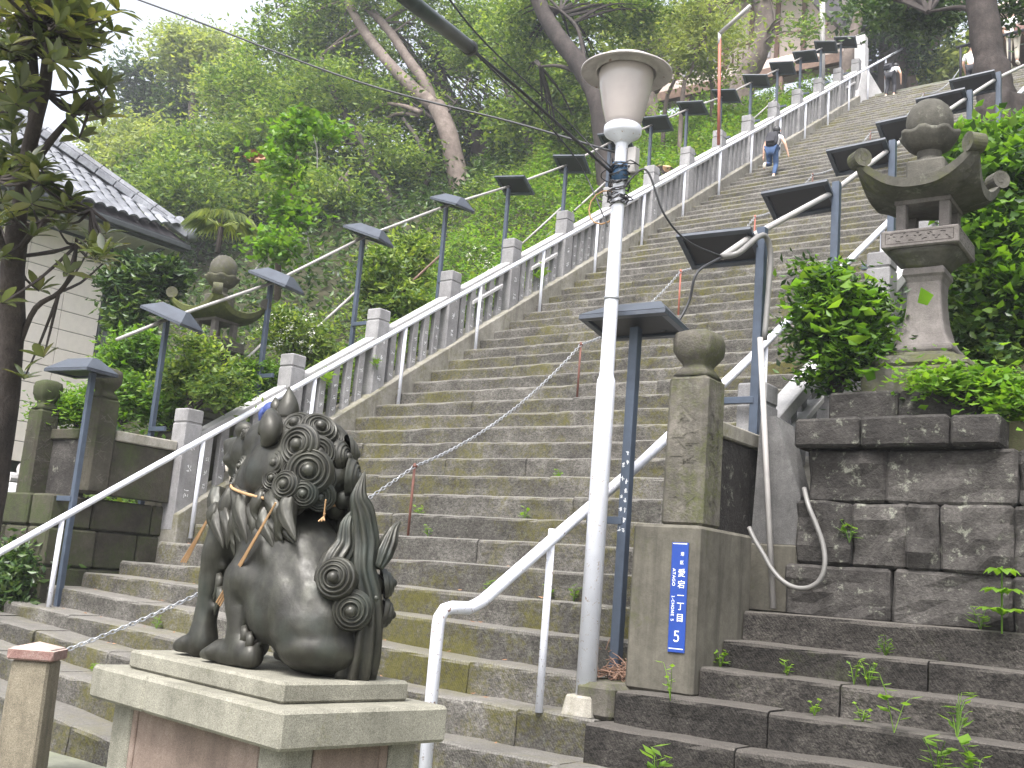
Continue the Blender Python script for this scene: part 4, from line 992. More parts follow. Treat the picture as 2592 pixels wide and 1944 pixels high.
for (c_, off, r_, nn) in CUR:
    p = LC(*c_, off); one_curl(p, nn, r_*1.12, hh=.5)
    if off < -.05: one_curl((p.x, -p.y, p.z), (nn[0], -nn[1], nn[2]), r_)
# brow and cheek curls
for s_ in (1, -1):
    one_curl((.20, .10*s_, .905), (.3, s_, .7), .034); one_curl((.14, .145*s_, .76), (.1, s_, 0), .045, hh=.4); one_curl((.17, .15*s_, .685), (.2, s_, -.1), .042, hh=.4)
# wavy locks hanging under the mane
lk = MB()
for q in range(26):
    s_ = 1 if q % 2 else -1; f_ = (q//2)/12; u_ = .27-.50*f_; row2 = q % 4 > 1; a0 = Vector((u_+random.uniform(-.01, .01), s_*(.165-.10*abs(u_-.02)-.01*row2), .675-.035*f_-(.05 if row2 else 0))); L = random.uniform(.13, .22)*(1 if u_ > -.05 else .8); w_ = random.uniform(.9, 1.5)
    pts = [a0+Vector((-.05*t*w_+.022*math.sin(t*4.5+q), s_*(.03*math.sin(t*1.6)-.01*t), -L*t)) for t in np.linspace(0, 1, 8)]
    lm_ = MB(); tube(lm_, smooth_path(pts, 2), interp([.026, .034, .036, .034, .028, .020, .012, .002], 2), 18, rid=6, rida=.15); lm_.build('mane_lock', M_BRZ, lion, smooth=True)
for q in range(22):
    s_ = 1 if q % 2 else -1; f_ = (q//2)/10; u_ = .24-.44*f_; a0 = Vector((u_, s_*(.175-.06*f_), .60-.03*f_)); L = random.uniform(.10, .17)
    pts = [a0+Vector((-.07*t-.018*math.sin(t*5+q), s_*(.02*math.sin(t*2)), -L*t)) for t in np.linspace(0, 1, 8)]
    lm_ = MB(); tube(lm_, smooth_path(pts, 2), interp([.018, .028, .031, .029, .024, .017, .010, .0015], 2), 18, rid=6, rida=.15); lm_.build('mane_lock', M_BRZ, lion, smooth=True)
for s_ in (1, -1):   # leg locks
    for (u_, z_) in ((-.05, .12), (-.09, .15), (-.13, .13), (.19, .33), (.17, .28)):
        pts = [Vector((u_-.015*math.sin(t*5), s_*(.18 if u_ < 0 else .145), z_-.11*t)) for t in np.linspace(0, 1, 6)]; tube(lk, pts, [.012, .018, .018, .014, .009, .003], 8, rid=4, rida=.15)
lk.build('leg_hair', M_BRZ, lion, smooth=True)['kind'] = 'stuff'
hd = MB(); hb = LC(680, 165, -.0); tube(hd, smooth_path([hb+Vector((0, 0, -.04)), hb+Vector((-.005, 0, .03)), hb+Vector((.01, 0, .10))], 3), [.05, .048, .045, .038, .028, .016, .004], 12); 
h2 = LC(630, 150, -.0); tube(hd, [h2-Vector((0, 0, .03)), h2+Vector((.02, .0, .02)), h2+Vector((.03, 0, .045))], [.03, .022, .005], 10); hd.build('horn', M_BRZ, lion, smooth=True)
for s_ in (1, -1):
    er = MB(); e0 = LC(600, 200, -.10) if s_ > 0 else None
    E_ = [LC(x_, y_, o_) for x_, y_, o_ in ((600, 175, -.10), (592, 235, -.15), (588, 300, -.165), (545, 350, -.17))]; a0, a1, a2, a3 = [Vector((p_.x, s_*p_.y, p_.z)) for p_ in E_]
    tube(er, smooth_path([a0, a1, a2, a3], 3), [.02, .032, .042, .048, .050, .048, .042, .033, .02, .005], 14, rid=3, rida=.10); o = er.build('ear', M_BRZ, lion, smooth=True)
# tail: central flame, side flames, curls
def flame(pts, rad, n=18, rid=9, rida=.13): tl = MB(); tube(tl, smooth_path(pts, 5), interp(rad, 5), n*3, rid=rid, rida=rida); tl.build('tail_flame', M_BRZ, lion, smooth=True)
U = -.44
flame([LU(1010, 1560, -.42), LU(1060, 1400, -.46), LU(1095, 1200, -.48), LU(1070, 1000, -.47), LU(1085, 850, -.46), LU(1075, 700, -.46), LU(1055, 610, -.46), LU(1085, 485, -.46)], [.085, .075, .055, .047, .05, .042, .028, .003])
flame([LU(870, 1180, -.40), LU(885, 1050, -.41), LU(930, 950, -.42), LU(985, 870, -.42), LU(1000, 760, -.42), LU(1035, 675, -.42)], [.03, .042, .045, .04, .028, .003])
flame([LU(1150, 990, -.50), LU(1180, 920, -.5), LU(1215, 850, -.5), LU(1240, 790, -.5), LU(1272, 745, -.5)], [.02, .034, .03, .018, .003])
flame([LU(980, 1560, -.40), LU(1040, 1350, -.40), LU(960, 1180, -.41), LU(860, 1100, -.41)], [.06, .055, .04, .02])
for (c_, uo, r_, nn) in (((955, 1045), -.44, .078, (-.55, .8, .1)), ((1035, 1215), -.47, .076, (-.7, .65, 0)), ((885, 1295), -.38, .034, nside), ((1195, 1075), -.47, .062, (-.5, -.8, .2)), ((1190, 1230), -.47, .062, (-.5, -.8, -.1)), ((1120, 1150), -.50, .05, (-1, -.2, .1))):
    pc_ = LU(*c_, uo)+(Vector((-.05, .055, 0)) if nn[1] > 0 else Vector((0, 0, 0))); one_curl(pc_, nn, r_*1.0, 'tail_curl', hh=.8)
# straw rope round the neck with hanging straws (a thing tied on the lion)
rp = empty('straw_rope', LO, th, 'thin straw rope tied round the lion neck with hanging straws', 'rope')
mb = MB(); pts = []
for t in range(37):
    a = 2*math.pi*t/36; pts.append((.0+.255*math.cos(a), .205*math.sin(a)+.0, .665+.045*math.cos(a)-.018*math.sin(a)))
tube(mb, pts, .006, 6, cap=False); mb.build('cord', M_ROPE, rp, smooth=True)
mb = MB()
s0, s1 = LC(618, 648, -.21), LC(325, 1190, -.21)
for q in range(3): tube(mb, [s0, s0.lerp(s1, .5)+Vector((.006*q, .004, 0)), s1+Vector((.014*q, 0, .006*q))], .004, 5)
s0, s1 = LC(290, 685, -.02), LC(145, 962, -.02)
for q in range(3): tube(mb, [s0, s1+Vector((.02*q, 0, 0))], .004, 5)
s0 = LC(870, 722, -.1)
for q in range(5): tube(mb, [s0, s0+Vector((random.uniform(-.05, .03), random.uniform(0, .03), random.uniform(-.03, .07)))], .003, 4)
mb.build('hanging_straw', M_ROPE, rp)['kind'] = 'stuff'

# ------------------------------------------------------------------ tiled house on the left
HX = -8.0
house = empty('tiled_house', (HX, 4.1, -1.5), label='house with grey tiled roof and pale panelled wall behind the left tree', cat='house')
HL = Vector(house.location)
def hb(name, lo, hi, mat, ch=.01, par=house):
    mb = MB(); cbox(mb, tuple(Vector(lo)-HL), tuple(Vector(hi)-HL), ch); return mb.build(name, mat, par)
hb('wall', (HX-6, -6, 1.55), (HX-.03, 4.1, 5.9), M_EAVE)
hb('lower_wall', (HX-5.8, -6, -1.5), (HX-.4, 3.9, 1.53), M_EAVE)
pmh, pmw = .36, .78; z = 1.52; row = 0
mb = MB(); cbox(mb, (0, 0, 0), (.028, pmw-.012, pmh-.012), .005); sidm = mb.mesh('siding_panel', M_SIDE)
while z < 5.6:
    y = 4.1-pmw
    while y > -1.2:
        link('siding_panel', sidm, house, Vector((HX-.03, y, z))-HL); y -= pmw
    z += pmh; row += 1
hb('corner_post', (HX-.06, 4.102, 1.5), (HX+.03, 4.17, 5.86), M_EAVE)
# hipped roof: eave plane rising away from the wall, tiles laid in courses
ez = 5.84; ov = .95
eave_y = 5.12
rise = .80
RO = Vector((HX+ov, eave_y, ez+.33))
# slope facing +X : from eave line x=HX+ov (y from eave_y down) up towards -X; hip runs diagonally from the corner
tm = MB(); tp = []
for i in range(9):
    a = math.pi*i/8; tp.append((0, -.11+.22*i/8, .045*math.sin(a)+ (0 if i not in (0, 8) else -.01)))
k = len(tp)
for j, x_ in enumerate((0.012, -.30)):
    for (a, y_, z_) in tp: tm.v.append((x_, y_, z_+(.022 if j == 0 else .0)))
for i in range(k-1): tm.f.append((i, i+1, k+i+1, k+i))
o_ = len(tm.v)
for (a, y_, z_) in tp: tm.v.append((.012, y_, z_-.015))
for i in range(k-1): tm.f.append((o_+i, o_+i+1, i+1, i))
tm = tm.mesh('roof_tile', M_TILE)
ang = math.atan(rise); cu = .27; nrow = 15; cnt = 0
rest_t = MB()
for r_i in range(nrow):
    xh = HX+ov - r_i*cu*math.cos(ang); zh = ez+.33 + r_i*cu*math.sin(ang) + .10*max(0, 1-r_i/4)**2
    ymax = eave_y - r_i*cu*math.cos(ang)*1.0
    y = ymax-.05
    while y > -3.0:
        if cnt < 290 and y > .2:
            lift = .22*max(0, 1-(ymax-y)/1.3)**2*max(0, 1-r_i/5)
            link('roof_tile', tm, house, Vector((xh, y, zh+lift))-HL, (0, ang, random.uniform(-.01, .01))); cnt += 1
        else:
            M = Matrix.Translation(Vector((xh, y, zh))-HL) @ Matrix.Rotation(ang, 4, 'Y'); rest_t.add([tuple(M @ v.co) for v in tm.vertices], [tuple(p.vertices) for p in tm.polygons])
        y -= .235
tag(rest_t.build('roof_tiles_beyond', M_TILE, house), kind='stuff')
L_ = nrow*cu*math.cos(ang); zt = ez+.33+nrow*cu*math.sin(ang)
mb = MB(); A = [Vector(p)-HL for p in ((HX+ov, eave_y, ez+.30), (HX+ov, -6, ez+.30), (HX+ov-L_, -6, zt-.04), (HX+ov-L_, eave_y-L_, zt-.04), (HX-9, eave_y, ez+.30), (HX-9, eave_y-L_, zt-.04))]
mb.add(A, [(0, 3, 2, 1), (0, 4, 5, 3)]); mb.build('roof_deck', M_DROOF, house)
mb = MB()
hp0, hp1 = Vector((HX+ov+.02, eave_y+.02, ez+.42))-HL, Vector((HX+ov-L_, eave_y-L_, zt+.12))-HL
hn = 12
for i in range(hn):
    a, b_ = hp0.lerp(hp1, i/hn), hp0.lerp(hp1, (i+.96)/hn); m_ = Matrix.Translation(a) @ (b_-a).to_track_quat('X', 'Z').to_matrix().to_4x4()
    if i == 0: a = a+Vector((0, 0, .0))
    mbh = MB(); cbox(mbh, (0, -.15, -.06), ((b_-a).length, .15, .07), .01, m_); tube(mbh, [m_ @ Vector((0, 0, .10)), m_ @ Vector(((b_-a).length, 0, .10))], .085, 10); mbh.build('hip_tile', M_TILE, house)
mb = MB(); m_ = Matrix.Translation(hp0+Vector((.02, .02, .08))) @ Matrix.Rotation(R_(45), 4, 'Z'); tube(mb, [m_ @ Vector((-.05, 0, 0)), m_ @ Vector((.10, 0, .02))], .17, 14); mb.build('hip_end_tile', M_TILE, house, smooth=True)
hb('fascia', (HX+ov-.06, -6, ez+.10), (HX+ov, eave_y-.06, ez+.30), M_EAVE); hb('fascia', (HX-9, eave_y-.058, ez+.10), (HX+ov, eave_y, ez+.30), M_EAVE)
hb('gutter', (HX+ov+.002, -6, ez+.14), (HX+ov+.11, eave_y+.05, ez+.24), M_EAVE)
hb('soffit', (HX-9, -6, ez+.06), (HX+ov-.062, eave_y-.06, ez+.098), M_SOFF)
mb = MB(); tube(mb, smooth_path([Vector((HX+ov-.1, eave_y-.4, ez+.1))-HL, Vector((HX+ov-.35, eave_y-.6, ez-.1))-HL, Vector((HX+.1, 4.2, ez-.2))-HL], 3), .045, 8); tube(mb, [Vector((HX+.1, 4.2, ez-.2))-HL, Vector((HX+.1, 4.2, -1.4))-HL], .045, 8); mb.build('downpipe', M_EAVE, house, smooth=True)

# small things beyond the left wall
q = atX(30, 1225, -2.9); mb = MB()
ts = empty('tile_stack', q, label='small stack of pale curved roof tiles beside the trunk under the house wall', cat='tiles')
for i in range(3):
    for j in range(3-i//1):
        mb = MB(); tube(mb, [(0, 0, 0), (.0, .34, 0)], .075, 10); mb.build('tile', M_GRANW, ts, loc=(.1*i, -.2+.17*j+.08*i, .12*i-.05))
q = atX(4, 1290, -1.7); sb = empty('signboard', (q[0], q[1], -1.5), R_(40), 'white upright signboard with black brush writing at the left edge of the picture', 'sign')
mb = MB(); cbox(mb, (-.13, -.012, q[2]-.1+1.5-.25), (.13, .012, q[2]+1.5+.32), .01); mb.build('board', M_SWHITE, sb)
mb = MB(); cbox(mb, (-.02, .013, 0), (.02, .05, q[2]+1.5), .004); mb.build('stake', M_WOOD, sb)
mb = MB(); rr = random.Random(9)
for i in range(26):
    cx, cz = rr.uniform(.02, .10), q[2]+1.5-.2+rr.uniform(0, .42); a = rr.uniform(-.7, .9); l = rr.uniform(.015, .04)
    dx, dz = l*math.cos(a), l*math.sin(a); mb.add([(cx-dx, -.0128, cz-dz-.004), (cx+dx, -.0128, cz+dz-.004), (cx+dx, -.0128, cz+dz+.004), (cx-dx, -.0128, cz-dz+.004)], [(0, 1, 2, 3)])
mb.build('brush_writing', M_BLACK, sb)

# ------------------------------------------------------------------ buildings at the top
by = 28.5
sh = empty('hilltop_shrine_house', (-6, by, 16.9), label='old cream and white timber building with dark roof among the trees at the hilltop', cat='building'); SHL = Vector(sh.location)
def sb_(name, lo, hi, mat): mb = MB(); cbox(mb, tuple(Vector(lo)-SHL), tuple(Vector(hi)-SHL), .02); return mb.build(name, mat, sh)
def T_(x, y): return atY(x, y, by)
pA, pB = T_(1554, 330), T_(2120, 60)
x0, x1 = pA[0], pB[0]; zf = T_(1900, 195)[2]
sb_('terrace_slab', (x0-3, by-1.0, zf-.35), (x1+1, by+.5, zf), M_CREAM); sb_('terrace_beam', (x0-3, by-1.05, zf-.75), (x1+1, by-.8, zf-.36), M_WOOD)
xx = x0-2
while xx < x1: sb_('stilt', (xx, by-1.0, zf-3.5), (xx+.22, by-.8, zf-.76), M_WOOD); xx += 1.9
sb_('wall', (x0, by+.5, zf), (x1, by+1, zf+4.2), M_CREAM)
wx = np.linspace(x0+.4, x1-.4, 9)
for i in range(8):
    sb_('post', (wx[i]-.1, by+.42, zf), (wx[i]+.1, by+.498, zf+3.6), M_WOOD)
    if i in (1, 2, 3, 5): w_ = sb_('window', (wx[i]+.25, by+.44, zf+.9), (wx[i+1]-.25, by+.497, zf+2.4), M_PWHITE)
    if i == 4:
        for j in range(6): sb_('lattice_bar', (wx[i]+.3+j*.22, by+.40, zf+.2), (wx[i]+.36+j*.22, by+.46, zf+1.4), M_WOOD)
sb_('rail', (x0-2, by-.95, zf+.85), (x1, by-.87, zf+.95), M_WOOD)
sb_('eave_beam', (x0-1, by-.2, zf+3.5), (x1+1, by+.4, zf+3.8), M_WOOD)
mb = MB(); e0 = [Vector(p)-SHL for p in ((x0-2, by-1.8, zf+3.6), (x1+1.6, by-1.8, zf+3.6), (x1+1.6, by+3, zf+6.4), (x0-2, by+3, zf+6.4), (x0-2, by-1.8, zf+3.85), (x1+1.6, by-1.8, zf+3.85), (x1+1.6, by+3, zf+6.65), (x0-2, by+3, zf+6.65))]
mb.add(e0, [(0, 3, 2, 1), (4, 5, 6, 7), (0, 1, 5, 4), (1, 2, 6, 5), (2, 3, 7, 6), (3, 0, 4, 7)]); mb.build('roof', M_DROOF, sh)
gx = atY(2150, 60, 29.0)
mb = MB()
gp = [(2070, -60), (2110, -10), (2165, 40), (2195, 120), (2215, 185), (2190, 185), (2165, 130), (2130, 70), (2085, 30), (2050, 0)]
V = [atY(*q_, 27.6) for q_ in gp]; k = len(V); mb.add([tuple(Vector(v)-SHL) for v in V]+[tuple(Vector(v)+Vector((0, 1.2, 0))-SHL) for v in V], [tuple(range(k)), tuple(range(k, 2*k))[::-1]]+[(i, i+k, (i+1) % k+k, (i+1) % k) for i in range(k)]); mb.build('gable_edge', M_DROOF, sh)
b2 = empty('upper_right_eave', tuple(atY(2560, 40, 24)), label='projecting eave of a building at the upper right corner of the picture', cat='building'); BL = Vector(b2.location)
p_ = [atY(2490, 75, 24), atY(2700, 60, 24)]
mb = MB(); cbox(mb, (-1.0, -.5, -.15), (6, 4, .22), .02); mb.build('eave', M_CREAM, b2)
mb = MB(); cbox(mb, (-1.0, -.3, -.5), (6, 3.8, -.16), .02); mb.build('beam', M_WOOD, b2)
mb = MB(); cbox(mb, (1.0, 1, -2.8), (6, 3, -.52), .02); mb.build('wall', M_CREAM, b2)
# poles at the top
def polething(px, py0, py1, Y, r, mat, label, lampy=None):
    a, b_ = atY(px, py0, Y), atY(px, py1, Y); e_ = empty('utility_pole', a, label=label, cat='pole'); mb = MB(); tube(mb, [(0, 0, -.6), tuple(Vector(b_)-Vector(a))], r, 10); mb.build('pole', mat, e_, smooth=True); return e_, Vector(b_)-Vector(a)
e_, tp_ = polething(1822, 300, 85, 12.6, .035, M_ORNG, 'orange red metal pole with a slanting tube lamp rising behind the left fence')
mb = MB(); tube(mb, [tp_, tp_+Vector((.75, -.1, .42))], .045, 8); mb.build('tube_lamp', M_PVC, e_, smooth=True); mb = MB(); tube(mb, [tp_-Vector((0, 0, .25)), tp_+Vector((0, 0, .02))], .04, 8); mb.build('lamp_socket', M_GRANW, e_, smooth=True)
polething(2082, 235, -60, 22.4, .085, M_PVC, 'pale blue grey utility pole behind the top of the left fence')

# ------------------------------------------------------------------ trees
def traced(pts, Y, k=.3436, ox=640, oy=0): return [atY(ox+k*x, oy+k*y, Y) for x, y in pts]
def tree(name, label, limbs, blobs, n, size, lmat, bark, **kw):
    """limbs: list of (points, radii)."""
    base = Vector(limbs[0][0][0]); e_ = empty(name, base, label=label, cat='tree', group=kw.pop('group', None))
    p0 = Vector(limbs[0][0][0]); limbs = [([tuple(p0+Vector((0, 0, -3.0)))]+list(limbs[0][0]), (limbs[0][1] if isinstance(limbs[0][1], tuple) else [limbs[0][1][0]]*4+list(limbs[0][1])))]+list(limbs[1:])
    for i, (pts, rad) in enumerate(limbs):
        mb = MB(); pp = smooth_path([Vector(p)-base for p in pts], 4)
        if isinstance(rad, tuple): rad = [rad[0]+(rad[1]-rad[0])*t/(len(pp)-1) for t in range(len(pp))]
        tube(mb, pp, rad, 10, wob=.07); mb.build('trunk' if i == 0 else 'limb', bark, e_, smooth=True)
    if blobs:
        P, ow = clump_points(blobs, n, kw.pop('clump', .9), kw.pop('per', 90), kw.pop('shell', .35))
        me = leaves_mesh('crown', P-np.array(base), size, lmat, outward=ow, **kw); link('crown', me, e_)
        # twigs inside the crown
        mb = MB(); src = []
        for l in (limbs[1:] if len(limbs) > 1 else limbs):
            sp_ = smooth_path(l[0], 5); src += [Vector(p_) for p_ in sp_[len(sp_)//3:]]
        for b_ in blobs:
            c = Vector(b_[:3])
            for t in range(6):
                d = Vector(rng.normal(size=3)); d.normalize(); e2 = c+Vector((d.x*b_[3], d.y*b_[4], d.z*b_[5]))*.8; s = min(src, key=lambda q: (q-e2).length)
                m_ = s.lerp(e2, .5)+Vector((0, 0, .25))
                tube(mb, [p-base for p in smooth_path([s, m_, e2], 3)], [.045, .042, .038, .03, .022, .015, .01], 5)
        mb.build('branch', bark, e_)['kind'] = 'stuff'
    return e_
Z = 18.3
tree('forked_tree', 'tall grey barked tree with a forked leaning trunk behind the left fence',
     [(traced([(1600, 1700), (1560, 1500), (1500, 1250), (1430, 950), (1350, 780)], Z), (.42, .30)), (traced([(1360, 800), (1180, 650), (980, 440), (820, 230), (690, 0), (600, -200)], Z), (.25, .12)),
      (traced([(1330, 760), (1260, 600), (1140, 430), (1020, 250), (900, 110), (740, -30), (600, -150)], Z+.3), (.2, .11)), (traced([(1240, 830), (1100, 780), (960, 770), (850, 850), (760, 1000)], Z-.3), (.09, .03)), (traced([(1230, 850), (1060, 840), (900, 920), (800, 960)], Z-.2), (.08, .03))],
     [blob(900, 60, 160, 60, Z+1.8), blob(730, 110, 120, 110, Z), blob(1060, 20, 170, 60, Z+1.5), blob(1060, 200, 60, 60, Z+3), blob(770, 250, 80, 60, Z-.5), blob(860, 160, 60, 50, Z+2.5)], 20000, .21, L_A, M_BARK, droop=.4)
Z = 21.5
tree('dark_tree', 'dark barked tree standing close behind the forked tree',
     [(traced([(1800, 1700), (1740, 1400), (1680, 1120), (1590, 930), (1430, 720), (1330, 560)], Z), (.42, .3)), (traced([(1340, 600), (1200, 450), (1130, 330), (1060, 260)], Z), (.2, .08)), (traced([(1430, 700), (1380, 500), (1270, 350), (1170, 270), (1050, 300)], Z), (.17, .05))],
     [blob(1180, 130, 110, 70, Z+1.5), blob(1280, 80, 140, 80, Z+1), blob(1330, 330, 90, 80, Z-1), blob(1230, 300, 90, 80, Z+.8)], 17000, .2, L_A, M_BARKD)
Z = 16.8
tree('slender_tree', 'slender leaning tree with a crooked trunk left of the forked tree',
     [(traced([(1060, 1640), (1010, 1500), (940, 1350), (830, 1090), (700, 880), (620, 720), (550, 580), (500, 430)], Z), (.25, .10)), (traced([(800, 1060), (740, 1060), (640, 1070), (530, 1130)], Z), (.07, .03)), (traced([(690, 860), (560, 660), (380, 660), (200, 720), (60, 820)], Z), (.08, .02))],
     [blob(830, 240, 130, 80, Z), blob(740, 320, 110, 90, Z-.5), blob(900, 380, 110, 80, Z+1), blob(1010, 400, 90, 70, Z+.4), blob(650, 240, 90, 80, Z)], 18000, .19, L_A, M_BARKD, droop=.3)
def fartree(px, py, rx, ry, Y, label, mat=L_F, n=14000, size=.26, seed=0, group=None, trunkpx=None):
    bs = []
    rr = random.Random(seed)
    for i in range(7): bs.append(blob(px+rr.uniform(-.6, .6)*rx, py+rr.uniform(-.6, .6)*ry, rx*rr.uniform(.38, .6), ry*rr.uniform(.35, .55), Y+rr.uniform(-1, 1)))
    c = atY(px, py, Y); zb = hillL(c[0], Y) if c[0] < 3 else hillR(c[0], Y)
    lim = [([(c[0]+.5, Y, zb-.3), (c[0]+.3, Y, zb+(c[2]-zb)*.4), (c[0], Y, zb+(c[2]-zb)*.75), (c[0]-.3, Y, c[2]+.3)], (.32, .1)), ([(c[0]+.3, Y, zb+(c[2]-zb)*.45), (c[0]+1.5, Y, zb+(c[2]-zb)*.8), (c[0]+2.2, Y, c[2]+.4)], (.16, .06))]
    return tree('hillside_tree', label, lim, bs, n, size*1.12, mat, M_BARK, group=group, clump=1.25, per=150)
fartree(330, 430, 150, 130, 19, 'low rounded tree with dull green crown right above the tiled roof', L_F, 16000, .24, 1)
fartree(560, 210, 170, 130, 24, 'pale olive crowned tree at the forest edge against the white sky', L_F, 18000, .28, 2)
fartree(420, 260, 110, 110, 27, 'farthest tree of the forest edge left of the pale olive crown', L_B, 10000, .3, 3)
fartree(700, 350, 150, 120, 22, 'broad tree with a dense crown behind the slender leaning tree', L_F, 14000, .24, 4)
fartree(560, 440, 160, 110, 16, 'bushy tree in the middle of the slope above the left lantern', L_A, 16000, .19, 5)
fartree(430, 470, 120, 90, 13.5, 'shaded bushy tree next to the roof corner', L_A, 11000, .18, 6)
fartree(1130, 430, 110, 80, 24, 'small tree glimpsed between the two big trunks', L_A, 8000, .22, 7)
fartree(1400, 250, 130, 120, 20, 'tree with airy crown left of the lamp shade', L_A, 9000, .2, 8)
fartree(760, 490, 150, 60, 15.5, 'low spreading tree beneath the slender trunk', L_A, 9000, .18, 10)
fartree(1640, 110, 80, 45, 24, 'small leafy tree in front of the hilltop building', L_F, 2200, .2, 11)
fartree(2280, 60, 130, 60, 28, 'dark leafy tree over the head of the stairs', L_B, 7000, .24, 12)
fartree(2420, 200, 90, 60, 30, 'hazy green tree beyond the head of the stairs left of the big trunk', L_F, 7000, .25, 13)
Z = 14.6; k_ = .6457
tree('big_leaning_tree', 'big dark tree leaning left behind the lamp shade',
     [(traced([(255, 800), (245, 640), (225, 480), (205, 380), (170, 310), (110, 220), (40, 130), (-10, 40), (-60, -80)], Z, k_, 1380), (.36, .19)), (traced([(205, 380), (150, 300), (60, 260), (-20, 260)], Z, k_, 1380), (.1, .03)), (traced([(160, 300), (145, 180), (120, 100), (60, 40)], Z, k_, 1380), (.07, .03))],
     [blob(1350, 40, 110, 60, Z+1), blob(1520, 40, 100, 45, Z+2), blob(1500, 170, 60, 40, Z+2.5), blob(1310, 160, 70, 50, Z+1.6), blob(1420, 350, 70, 50, Z+2), blob(1620, 20, 80, 35, Z+2)], 11000, .17, L_A, M_BARKD, clump=.8)
Z = 22.8
tree('hilltop_tree', 'smooth curved grey trunk standing in front of the hilltop building',
     [(traced([(770, 360), (790, 290), (830, 220), (862, 130), (855, 40), (840, -60)], Z, k_, 1380), [.42]*3+[.36]*6+[.32]*4+[.30]*4+[.28]*8),], [blob(1950, -40, 110, 40, Z), blob(2010, 70, 50, 40, Z-1)], 1800, .18, L_A, M_BARK)
tree('hilltop_tree', 'thin pale slanting trunk beside the dark gable at the hilltop', [(traced([(1170, 330), (1190, 220), (1215, 120), (1235, 40), (1260, -60)], 25, k_, 1380), (.24, .14))], None, 0, 0, L_A, M_BARK)
tree('hilltop_tree', 'dark crooked tree trunk right of the fence end pillar at the hilltop', [(traced([(1360, 150), (1300, 80), (1270, 30), (1240, -40)], 27.5, k_, 1380), (.5, .3))], [blob(2300, 150, 60, 60, 28), blob(2230, 40, 60, 40, 27)], 3000, .18, L_B, M_BARKD)
for i, (pp, lb) in enumerate((([(540, 360), (570, 280), (600, 200), (640, 60)], 'thin bare sapling left of the hilltop windows'), ([(470, 430), (500, 330), (545, 230), (575, 120)], 'thin pale sapling just right of the lamp shade'), ([(655, 380), (645, 280), (650, 150)], 'thin sapling beside the orange red pole'))):
    tree('sapling', lb, [(traced(pp, 17.5+i, k_, 1380), (.07, .03))], [blob(1380+k_*pp[-1][0], k_*pp[-1][1], 60, 45, 17.5+i), blob(1380+k_*pp[-2][0], k_*pp[-2][1], 45, 30, 17.5+i)], 2500, .15, L_F, M_BARK)
# big trunk at the right
Z = 10.4
tree('right_tree', 'massive dark brown tree trunk rising at the upper right edge',
     [([atY(2545, 420, Z), atY(2532, 290, Z), atY(2518, 227, Z), atY(2506, 155, Z), atY(2496, 93, Z), atY(2484, 0, Z), atY(2470, -90, Z)], [.48]*2+[.42]*4+[.30]*6+[.25]*13), ([atY(2496, 60, Z), atY(2440, 20, Z), atY(2350, 30, Z)], (.08, .02))],
     [blob(2330, 20, 110, 45, Z+1.5), blob(2230, 15, 60, 25, Z+2), blob(2570, 10, 60, 40, Z+1)], 4500, .15, L_B, M_BARKD, clump=.6)

for pts_, Yt, r_, lb in (([(985, 480), (975, 400), (968, 330), (950, 260)], 19.5, .13, 'straight dark trunk between the vine column and the slender tree'), ([(830, 470), (820, 380), (832, 300), (815, 200)], 20.5, .12, 'upright brown trunk in the wood behind the vine column'),
        ([(1345, 420), (1330, 330), (1290, 240), (1250, 150)], 18.8, .15, 'leaning dark trunk between the forked tree and the lamp'), ([(490, 330), (485, 270), (500, 200), (480, 140)], 24.5, .18, 'pale trunk of the olive crowned thicket at the forest edge'), ([(1060, 520), (1085, 440), (1060, 360), (1020, 300)], 18.0, .10, 'thin brown trunk left of the forked tree'), ([(640, 480), (650, 400), (620, 320), (600, 260)], 18.0, .13, 'dark trunk left of the vine column')):
    P_ = [atY(x, y, Yt) for x, y in pts_]
    tree('woodland_tree', lb, [(P_, (r_*1.3, r_*.6)), ([P_[2], P_[2]+np.array([1.0, .3, 1.1]), P_[2]+np.array([1.6, .5, 2.2])], (r_*.5, r_*.2))], [blob(pts_[-1][0]-20, pts_[-1][1]-30, 80, 50, Yt+1), blob(pts_[-1][0]+60, pts_[-1][1]-10, 70, 45, Yt+1.2)], 5000, .2, L_A if Yt < 20 else L_F, M_BARKD if Yt < 20 else M_BARK)
# undergrowth covering the slopes
def cover(name, label, n, xr, yr, fz, hgt, size, mat, cond=None, **kw):
    x = rng.uniform(*xr, n*2); y = rng.uniform(*yr, n*2)
    if cond is not None: k = cond(x, y); x, y = x[k], y[k]
    x, y = x[:n], y[:n]; bump = np.array([noise.noise(Vector((a*.9, b_*.9, 3.))) for a, b_ in zip(x, y)])
    z = np.array([fz(a, b_) for a, b_ in zip(x, y)])+rng.random(len(x))**1.2*hgt*(1.0+1.3*np.clip(bump, -.5, 1))
    me = leaves_mesh(name, np.stack([x, y, z], 1), size, mat, **kw); return tag(link(name, me), label, kind='stuff')
cover('undergrowth', 'dense green undergrowth on the slope behind the left fence', 60000, (-9, -.62), (1.0, 25), hillL, .75, .13, L_A, lambda x, y: (x < -.65) & ~((np.abs(x+1.32) < .5) & (np.abs(y-1.75) < .5)), up_bias=.5)
cover('undergrowth', 'bright fresh leaves growing over the slope behind the left fence', 42000, (-7, -.75), (.9, 24), hillL, .9, .12, L_C, up_bias=.6)
cover('ground_cover', 'greenery covering the far slope under the trees', 40000, (-30, -8), (7, 30), hillL, 1.0, .22, L_B)
cover('undergrowth', 'dark leafy undergrowth on the slope right of the stairs', 42000, (7.15, 16), (1.5, 24), hillR, .6, .13, L_I, lambda x, y: ~((x < 8.9) & (y < 2.0)))
